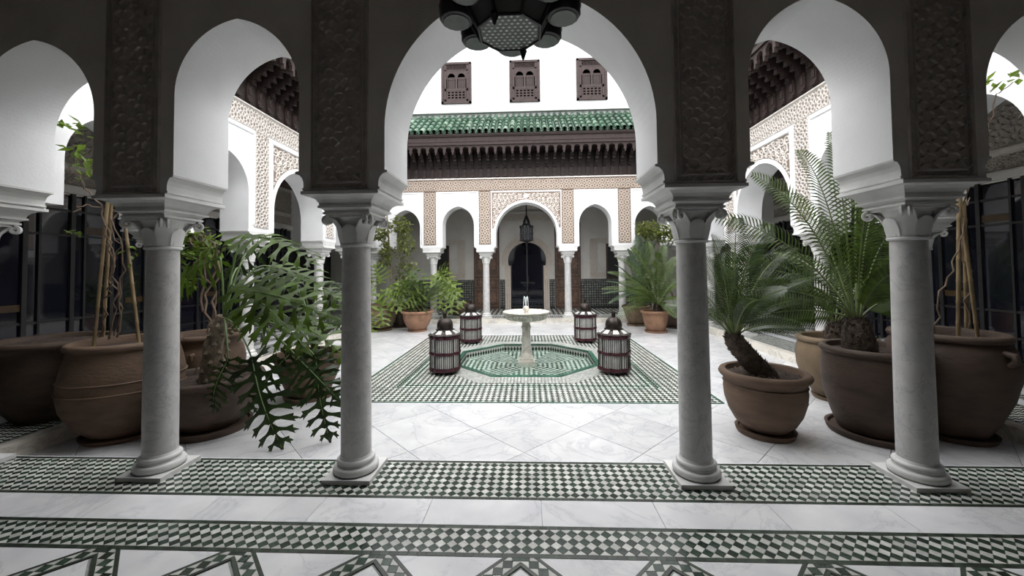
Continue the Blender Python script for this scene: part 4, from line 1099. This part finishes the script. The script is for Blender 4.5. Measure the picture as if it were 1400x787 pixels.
def cloud(t, blobs, n, size, mt_, seed=5, name='foliage'):
    """many small pointed leaves scattered through ellipsoids (centre, radii)"""
    rr_ = random.Random(seed); m = MB()
    for c, r in blobs:
        for _ in range(n):
            while True:
                p = Vector((rr_.uniform(-1, 1), rr_.uniform(-1, 1), rr_.uniform(-1, 1)))
                if .25 < p.length < 1: break
            p = Vector((c[0]+p.x*r[0], c[1]+p.y*r[1], c[2]+p.z*r[2]))
            d = Vector((rr_.uniform(-1, 1), rr_.uniform(-1, 1), rr_.uniform(-.9, .5))).normalized(); s = size*rr_.uniform(.65, 1.25)
            q = d.cross(Vector((rr_.uniform(-.4, .4), rr_.uniform(-.4, .4), 1))).normalized(); nn_ = q.cross(d)
            m.add([p, p+d*s*.45+q*s*.27+nn_*s*.05, p+d*s, p+d*s*.45-q*s*.27+nn_*s*.05, p+d*s*.5-nn_*.06*s], [(0, 1, 4), (1, 2, 4), (2, 3, 4), (3, 0, 4)])
    return tag(m.build(name, mt_, t), kind='stuff')
def cane(t, a, b, r=.016):
    a, b = Vector(a), Vector(b); P, Rr = [], []; n = max(3, int((b-a).length/.2))
    for i in range(n):
        for q, k in ((.0, 1.18), (.06, .95), (.94, .95)): P.append(a.lerp(b, (i+q)/n)); Rr.append(r*k)
    P.append(b); Rr.append(r); MB().tube(P, Rr, 8).build('bamboo_cane', 'bamboo', t, 50)
def vine(t, pts, r, seed, wig=.03, name='stem'):
    rr_ = random.Random(seed); P = [Vector(p) for p in pts]; Q = []
    for i in range(len(P)-1):
        for k in range(5): Q.append(P[i].lerp(P[i+1], k/5)+Vector((rr_.uniform(-wig, wig), rr_.uniform(-wig, wig), rr_.uniform(-wig, wig)*.5)))
    Q.append(P[-1]); MB().tube(Q, [r*(1-.5*i/len(Q)) for i in range(len(Q))], 6).build(name, 'vine_stem', t, 60)

# ---- right: cycad with leaning trunk in the round bowl
def P3(t, x, y, Y): return at(x, y, Y)-Vector(t.location)
t = thing('potted_cycad', 'cycad with leaning shaggy trunk in a round brown bowl, right of centre', 'potted plant', (2.37, 3.97, ZC))
pot(t, [(.18, .05), (.19, .06), (.26, .12), (.315, .22), (.35, .34), (.358, .43), (.35, .50), (.365, .54), (.38, .57), (.375, .60)], 'terracotta_brown', .012, .565, (.255, .05), [(.49, .35, .012)])
pebbles(t, .315, .58, 160, 3)
cr = P3(t, 1003, 462, 3.95); foot = P3(t, 1048, 522, 3.97)
stump(t, [foot-Vector((0, 0, .06)), foot+Vector((0, 0, .06)), foot.lerp(cr, .5)+Vector((-.0, 0, .0)), cr-Vector((0, 0, .02)), cr+Vector((-.01, 0, .05))], [.10, .105, .10, .09, .05])
tips = [P3(t, x, y, Y) for x, y, Y in ((972, 322, 3.8), (1008, 298, 4.1), (1052, 306, 4.3), (1090, 338, 4.1), (1118, 378, 3.9), (1128, 412, 4.2), (1098, 448, 3.8), (955, 350, 4.2), (930, 385, 4.0), (910, 415, 4.2),
        (1065, 350, 4.7), (1000, 345, 4.7), (1035, 335, 3.5), (990, 365, 3.5), (1075, 395, 3.6), (950, 425, 3.6), (1040, 410, 3.4))]
cycad(t, cr+Vector((0, 0, .03)), tips, .20, 46, 'cycad_dark', .36, .0065, .16, .75, (0, -.6, .8))
# ---- right: large cycad in the tall pot
t = thing('potted_cycad', 'big cycad with tall upright fronds in a large dark pot, right side', 'potted plant', (3.42, 3.97, ZC))
pot(t, [(.29, .05), (.30, .07), (.34, .18), (.39, .36), (.41, .52), (.41, .66), (.395, .76), (.385, .80), (.40, .83)], 'terracotta_dark', .01, .79, (.385, .06))
cr = P3(t, 1171, 440, 3.97)
stump(t, [(cr.x+.02, cr.y, .77), (cr.x+.02, cr.y, .85), cr-Vector((0, 0, .05)), cr+Vector((0, 0, .05))], [.135, .14, .115, .06])
tips = [P3(t, x, y, Y) for x, y, Y in ((1026, 238, 4.05), (1092, 205, 4.25), (1134, 180, 3.95), (972, 296, 4.1), (985, 360, 4.2), (1070, 262, 4.8), (1172, 205, 4.7), (1000, 400, 3.8), (1205, 262, 4.3),
        (1236, 300, 4.15), (1262, 352, 4.2), (1190, 262, 3.6), (1255, 405, 4.0), (1060, 345, 4.9), (1010, 438, 4.2), (1225, 372, 3.65), (1120, 300, 3.5))]
cycad(t, cr+Vector((0, 0, .03)), tips, .26, 44, 'cycad_green', .30, .0095, .2, .42, (.1, -.85, .55))
# ---- right: the pot behind it
t = thing('potted_cycad', 'small cycad stump in an olive brown pot half hidden behind the big cycad pot', 'potted plant', (3.86, 5.0, ZC))
pot(t, [(.22, .04), (.25, .06), (.36, .22), (.41, .40), (.42, .55), (.40, .66), (.37, .72), (.39, .75)], 'terracotta_olive', .015, .69, (.26, .04))
cr = Vector((0, 0, .95)); stump(t, [(0, 0, .66), (0, 0, .8), cr], [.12, .12, .07])
cycad(t, cr, [(.7*math.cos(a), .7*math.sin(a), 1.55+.2*math.sin(3*a)) for a in [i*.72 for i in range(9)]], .15, 34, 'cycad_dark', .3)
# ---- right: bamboo pot at the edge
t = thing('potted_climber', 'large dark brown jar with lug handle and bamboo canes at the right edge', 'potted plant', (4.12, 3.98, ZC))
pot(t, [(.24, .04), (.27, .08), (.33, .20), (.41, .40), (.455, .60), (.46, .72), (.435, .85), (.39, .92), (.37, .945), (.40, .975)], 'terracotta_dark', .015, .90, (.31, .05))
MB().tube([(.05, -.425, .86), (.05, -.50, .85), (.05, -.505, .80), (.05, -.455, .76)], [.025, .03, .028, .02], 8).build('lug_handle', 'terracotta_dark', t, 60)
for (x0, y0, x1, y1, Ya, Yb) in ((1310, 462, 1311, 268, 3.95, 3.9), (1338, 462, 1312, 266, 4.0, 3.9), (1322, 458, 1318, 275, 4.15, 3.98)): cane(t, P3(t, x0, y0+8, Ya), P3(t, x1, y1, Yb))
for k, pts in enumerate((((1276, 455, 4.0), (1290, 400, 3.9), (1308, 350, 3.88), (1312, 300, 3.9), (1300, 262, 3.95)), ((1330, 455, 4.1), (1322, 380, 4.0), (1316, 320, 4.0), (1326, 270, 4.0)))): vine(t, [P3(t, *q) for q in pts], .009, k)
cloud(t, [(P3(t, 1380, 112, 3.4), (.14, .1, .05)), (P3(t, 1350, 118, 3.4), (.12, .1, .04))], 9, .10, 'shrub_leaf', 8)
vine(t, [P3(t, 1316, 280, 3.95), P3(t, 1345, 200, 3.6), P3(t, 1360, 130, 3.45), P3(t, 1385, 112, 3.4)], .006, 4, .015)

# ---- left: big philodendron in the bowl
t = thing('potted_philodendron', 'drooping split-leaf philodendron in a wide brown bowl on the left', 'potted plant', (-3.30, 3.97, ZC))
pot(t, [(.26, .06), (.28, .08), (.36, .16), (.42, .28), (.455, .40), (.455, .48), (.45, .52), (.465, .55)], 'terracotta_dark', .014, .50, (.37, .07))
pebbles(t, .40, .515, 160, 5)
cr = P3(t, 306, 432, 3.95); cr2 = P3(t, 292, 470, 3.95)
stump(t, [(-.02, 0, .45), (0, 0, .55), cr2, cr], [.10, .10, .085, .06], False, 'bark_pale')
m = MB()
for i in range(7):
    for k in range(5):
        a = 2*PI*(k+.5*(i % 2))/5; c = Vector((0, 0, .52)).lerp(cr, i/7); p = c+Vector((math.cos(a), math.sin(a), 0))*.088
        m.tube([p+Vector((0, 0, -.02)), p+Vector((math.cos(a)*.012, math.sin(a)*.012, 0)), p+Vector((0, 0, .03))], [.012, .026, .01], 6)
m.build('leaf_scars', 'bark_pale', t, 60)
vine(t, [cr2, P3(t, 278, 490, 3.85), P3(t, 265, 512, 3.8)], .012, 3, .01, 'aerial_root')
LV = [  # leaf base pixel, tip pixel, depths, width, material, petiole lift, normal
 ((335, 322), (432, 358), 4.05, 4.0, .26, 'philo_green', .35, (0, -.35, 1)),
 ((300, 352), (238, 392), 4.05, 4.1, .24, 'philo_green', .35, (0, -.9, .5)),
 ((322, 395), (452, 432), 3.75, 3.7, .25, 'philo_green', .30, (.1, -.75, .7)),
 ((370, 365), (468, 408), 4.3, 4.3, .25, 'philo_green', .35, (0, -.5, .9)),
 ((345, 405), (420, 478), 3.7, 3.55, .24, 'philo_green', .25, (.4, -.7, .7)),
 ((400, 440), (474, 488), 4.0, 3.9, .20, 'philo_green', .30, (.3, -.6, .8)),
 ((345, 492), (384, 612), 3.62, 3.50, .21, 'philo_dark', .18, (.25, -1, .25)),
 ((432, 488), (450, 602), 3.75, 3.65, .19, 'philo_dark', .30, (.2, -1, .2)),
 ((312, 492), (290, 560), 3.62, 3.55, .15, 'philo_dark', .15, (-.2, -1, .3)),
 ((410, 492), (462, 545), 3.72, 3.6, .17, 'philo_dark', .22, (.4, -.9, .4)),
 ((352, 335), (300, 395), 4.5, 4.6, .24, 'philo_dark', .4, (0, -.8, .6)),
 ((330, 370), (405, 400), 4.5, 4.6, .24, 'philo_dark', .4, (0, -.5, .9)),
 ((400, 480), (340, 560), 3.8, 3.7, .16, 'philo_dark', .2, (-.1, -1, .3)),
]
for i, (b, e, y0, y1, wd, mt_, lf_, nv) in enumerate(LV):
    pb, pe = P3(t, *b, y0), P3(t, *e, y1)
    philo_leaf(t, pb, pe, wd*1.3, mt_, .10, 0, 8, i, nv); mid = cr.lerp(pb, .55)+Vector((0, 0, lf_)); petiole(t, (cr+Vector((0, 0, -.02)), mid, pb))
# ---- left: pot behind with another philodendron
t = thing('potted_philodendron', 'leafy plant in a brown tapered pot behind the drooping leaves', 'potted plant', (-2.83, 5.0, ZC))
pot(t, [(.24, .05), (.25, .06), (.30, .18), (.365, .36), (.40, .48), (.405, .53), (.42, .56)], 'terracotta_brown', .016, .50, (.30, .05))
cr = Vector((.05, 0, .62)); stump(t, [(.05, 0, .45), (.05, 0, .56), cr], [.1, .1, .06], True, 'bark', 9)
for i in range(15):
    a = i*2.399; r = .38+.2*((i*7) % 5)/5; h = .35+.7*((i*3) % 7)/7
    pb = cr+Vector((r*math.cos(a)*.75, r*math.sin(a)*.6, h)); pe = pb+Vector((math.cos(a)*.42, math.sin(a)*.35, -.12))
    philo_leaf(t, pb, pe, .21, 'philo_dark' if i % 3 else 'philo_green', .12, 0, 6, 40+i); petiole(t, (cr, cr.lerp(pb, .5)+Vector((0, 0, .15)), pb))
for i in range(8):
    a = -.9+i*.32; frond(t, cr, cr+Vector((math.cos(a)*.3, math.sin(a)*.3, .45)), cr+Vector((math.cos(a)*.85, math.sin(a)*.7, .35)), .13, 34, 'cycad_dark')
# ---- left: jar behind the bowl, with a yellow-green shrub
t = thing('potted_shrub', 'twisted yellow-green shrub in a brown jar behind the left bowl', 'potted plant', (-4.02, 4.75, ZC))
pot(t, [(.24, .03), (.27, .06), (.35, .2), (.41, .4), (.42, .56), (.39, .7), (.36, .74), (.36, .82), (.385, .86)], 'terracotta_brown', .012, .81)
MB().tube([(.16, -.37, .68), (.18, -.43, .67), (.18, -.42, .62)], [.02, .025, .015], 8).build('lug_handle', 'terracotta_brown', t, 60)
for k in range(4): vine(t, [(.1, .05*k-.1, .78), P3(t, 278+6*k, 400, 4.75), P3(t, 272+9*k, 350, 4.7), P3(t, 258+10*k, 318, 4.65)], .016, 20+k, .04)
cloud(t, [(P3(t, 262, 325, 4.65), (.32, .25, .14)), (P3(t, 256, 355, 4.6), (.25, .25, .2)), (P3(t, 285, 345, 4.8), (.2, .2, .2)), (P3(t, 252, 380, 4.6), (.15, .2, .12))], 62, .13, 'shrub_leaf', 6)
cloud(t, [(P3(t, 262, 312, 4.6), (.2, .2, .08))], 16, .12, 'shrub_pale', 7, 'young_leaves')
# ---- left: tall banded jar with bamboo canes
t = thing('potted_climber', 'tall brown jar with two raised bands, bamboo canes and a bare vine', 'potted plant', (-4.1, 3.85, ZC))
pot(t, [(.26, .04), (.28, .06), (.38, .16), (.46, .32), (.485, .46), (.48, .6), (.45, .76), (.425, .86), (.41, .91), (.425, .94)], 'terracotta_brown', .015, .88, (.33, .04), [(.60, .478, .014), (.50, .484, .012)])
for (x0, y0, x1, y1, Ya, Yb) in ((128, 470, 147, 276, 3.8, 3.8), (140, 468, 152, 278, 4.0, 3.85), (190, 462, 171, 306, 3.85, 3.8)): cane(t, P3(t, x0, y0+6, Ya), P3(t, x1, y1, Yb))
V_ = [((150, 462, 3.9), (160, 400, 3.85), (150, 340, 3.8), (142, 290, 3.8), (120, 262, 3.7), (108, 240, 3.65), (94, 232, 3.6), (112, 215, 3.6)), ((165, 460, 3.9), (162, 410, 3.85), (170, 360, 3.8), (155, 300, 3.8), (165, 270, 3.8)),
      ((140, 460, 3.9), (146, 410, 3.85), (158, 370, 3.8), (148, 320, 3.8), (140, 285, 3.8), (118, 280, 3.7), (100, 290, 3.6)), ((155, 460, 3.9), (168, 420, 3.9), (152, 380, 3.85), (164, 335, 3.8), (150, 295, 3.8))]
for k, q in enumerate(V_): vine(t, [P3(t, *p) for p in q], .009, 30+k, .022)
cloud(t, [(P3(t, 112, 205, 3.6), (.14, .1, .18)), (P3(t, 95, 170, 3.6), (.10, .1, .06)), (P3(t, 125, 235, 3.65), (.10, .1, .12))], 16, .10, 'shrub_leaf', 12)
cloud(t, [(P3(t, 105, 318, 3.65), (.06, .06, .03)), (P3(t, 178, 345, 3.8), (.05, .05, .12))], 6, .09, 'shrub_leaf', 13, 'lower_leaves')
# ---- left edge pot
t = thing('empty_pot', 'wide flared dark pot of bare soil at the left edge', 'pot', (-5.02, 3.95, 0))
pot(t, [(.27, .0), (.29, .03), (.36, .14), (.405, .30), (.41, .45), (.40, .60), (.405, .70), (.43, .77), (.465, .80)], 'terracotta_dark', .01, .765)
pebbles(t, .40, .77, 60, 9)

# ---- far left group
t = thing('potted_philodendron', 'pale round jar with light green split leaves, far left', 'potted plant', (-4.02, 10.55, ZC))
pot(t, [(.20, .05), (.26, .08), (.36, .22), (.41, .4), (.38, .56), (.30, .64), (.28, .67), (.30, .70)], 'terracotta_olive', .012, .65, (.30, .05))
for i, (b, e) in enumerate((((505, 398), (500, 438)), ((530, 396), (548, 425)), ((520, 385), (512, 362)), ((540, 388), (552, 398)), ((520, 415), (524, 445)), ((508, 385), (497, 378)), ((528, 400), (538, 410)), ((503, 430), (510, 455)))):
    pb, pe = P3(t, *b, 10.3), P3(t, *e, 10.1); philo_leaf(t, pb, pe, .34, 'philo_light', .12, 0, 5, 60+i, (.1, -.8, .6)); petiole(t, (Vector((0, 0, .66)), Vector((0, -.05, .95)), pb))
t = thing('potted_climber', 'climbing shrub on a bamboo cane in a dark pot, far left corner', 'potted plant', (-3.65, 11.15, ZC))
pot(t, [(.2, .05), (.23, .08), (.3, .3), (.33, .5), (.33, .6), (.35, .63)], 'terracotta_dark', .012, .58, (.26, .04))
cane(t, (-.25, 0, .55), P3(t, 529, 292, 11.1), .022); vine(t, [(0, 0, .55), (-.1, 0, 1.4), P3(t, 548, 340, 11.1), P3(t, 540, 300, 11.1)], .014, 50, .05)
cloud(t, [(P3(t, 545, 308, 11.1), (.38, .25, .28)), (P3(t, 553, 335, 11.1), (.28, .25, .45)), (P3(t, 555, 370, 11.1), (.38, .25, .38)), (P3(t, 520, 318, 11.0), (.2, .2, .2)), (P3(t, 528, 345, 11.0), (.2, .2, .4))], 190, .14, 'shrub_pale', 15)
t = thing('potted_cycad', 'spiky dark cycad in an orange terracotta bowl, far left', 'potted plant', (-2.95, 10.35, ZC))
pot(t, [(.20, .04), (.22, .06), (.30, .16), (.36, .30), (.385, .44), (.385, .50), (.40, .53)], 'terracotta', .014, .50, (.25, .045))
cr = Vector((.12, .05, .66)); stump(t, [(.12, .05, .46), (.12, .05, .58), cr], [.13, .13, .07])
for i in range(26):
    a = i*2.399; e = .45+.5*((i*5) % 9)/9; L = .75+.25*((i*3) % 5)/5
    tp = cr+Vector((math.cos(a)*math.cos(e)*L, math.sin(a)*math.cos(e)*L, math.sin(e)*L))
    frond(t, cr, cr.lerp(tp, .5)+Vector((0, 0, .12)), tp, .12, 22, 'cycad_dark', .016, .9)
for i, (b, e) in enumerate((((560, 385), (540, 405)), ((572, 395), (555, 415)), ((560, 372), (572, 385)), ((552, 395), (548, 418)), ((575, 408), (562, 425)))):
    pb, pe = P3(t, *b, 10.2), P3(t, *e, 10.1); philo_leaf(t, pb, pe, .38, 'philo_light' if i % 2 else 'philo_green', .12, 0, 5, 70+i, (0, -.8, .6)); petiole(t, (cr, cr+Vector((-.2, 0, .35)), pb))
t = thing('potted_philodendron', 'light green split-leaf plant in a dark pot beyond the far left columns', 'potted plant', (-2.2, 12.75, 0))
pot(t, [(.25, .0), (.3, .06), (.38, .2), (.40, .32), (.40, .40)], 'terracotta_dark', .012, .36)
for i, (b, e) in enumerate((((600, 385), (632, 418)), ((606, 395), (600, 422)), ((597, 375), (622, 392)), ((612, 398), (618, 428)), ((595, 380), (586, 405)), ((600, 378), (612, 366)), ((605, 388), (628, 402)))):
    pb, pe = P3(t, *b, 11.75), P3(t, *e, 11.5); philo_leaf(t, pb, pe, .40, 'philo_light', .12, 0, 5, 80+i, (.2, -.8, .6)); petiole(t, (Vector((0, 0, .36)), Vector((-.1, -.3, .8)), pb))

# ---- far right group
t = thing('potted_cycad', 'cycad with broad arching fronds in an orange terracotta pot, far right', 'potted plant', (3.27, 10.05, ZC))
pot(t, [(.22, .05), (.23, .06), (.28, .24), (.32, .44), (.325, .50), (.34, .53)], 'terracotta', .016, .49, (.27, .05))
cr = Vector((.08, .05, .70)); stump(t, [(.08, .05, .46), (.08, .05, .6), cr], [.12, .12, .08])
tips = [P3(t, x, y, Y) for x, y, Y in ((838, 440, 9.4), (822, 395, 10.0), (830, 372, 10.2), (842, 352, 10.2), (862, 338, 10.3), (885, 330, 10.4), (908, 335, 10.2), (928, 350, 10.0), (940, 380, 9.8), (935, 410, 9.4), (855, 412, 9.2), (900, 345, 9.5), (950, 365, 10.3), (880, 365, 9.3), (925, 435, 9.3), (845, 385, 10.8), (915, 360, 10.9), (865, 395, 9.1))]
cycad(t, cr, tips, .22, 40, 'cycad_green', .34, .013, .12, .4, (0, -.5, .85))
t = thing('potted_cycad', 'blue-green feathery cycad in a tan pot beside the far right column', 'potted plant', (3.12, 11.25, ZC))
pot(t, [(.20, .05), (.22, .06), (.30, .24), (.36, .44), (.37, .52), (.385, .55)], 'terracotta_olive', .016, .50, (.27, .05))
cr = Vector((.1, 0, .85)); stump(t, [(.1, 0, .46), (.1, 0, .65), cr], [.12, .12, .08])
tips = [P3(t, x, y, Y) for x, y, Y in ((822, 402, 11.0), (828, 385, 11.3), (840, 362, 11.3), (858, 340, 11.2), (872, 322, 11.3), (890, 318, 11.3), (905, 322, 11.2), (920, 335, 11.2), (832, 415, 10.8), (860, 350, 10.9), (895, 335, 10.9), (930, 355, 11.2), (880, 330, 10.8))]
cycad(t, cr, tips, .24, 40, 'cycad_blue', .25, .014, .12)
t = thing('potted_shrub', 'bushy variegated shrub on a tall stem in a dark brown pot, far right corner', 'potted plant', (4.0, 10.75, ZC))
pot(t, [(.2, .05), (.23, .08), (.3, .3), (.33, .5), (.35, .53)], 'terracotta_dark', .012, .50, (.26, .04))
vine(t, [(0, 0, .48), (-.1, 0, 1.2), P3(t, 905, 350, 10.8), P3(t, 897, 320, 10.8)], .03, 60, .03)
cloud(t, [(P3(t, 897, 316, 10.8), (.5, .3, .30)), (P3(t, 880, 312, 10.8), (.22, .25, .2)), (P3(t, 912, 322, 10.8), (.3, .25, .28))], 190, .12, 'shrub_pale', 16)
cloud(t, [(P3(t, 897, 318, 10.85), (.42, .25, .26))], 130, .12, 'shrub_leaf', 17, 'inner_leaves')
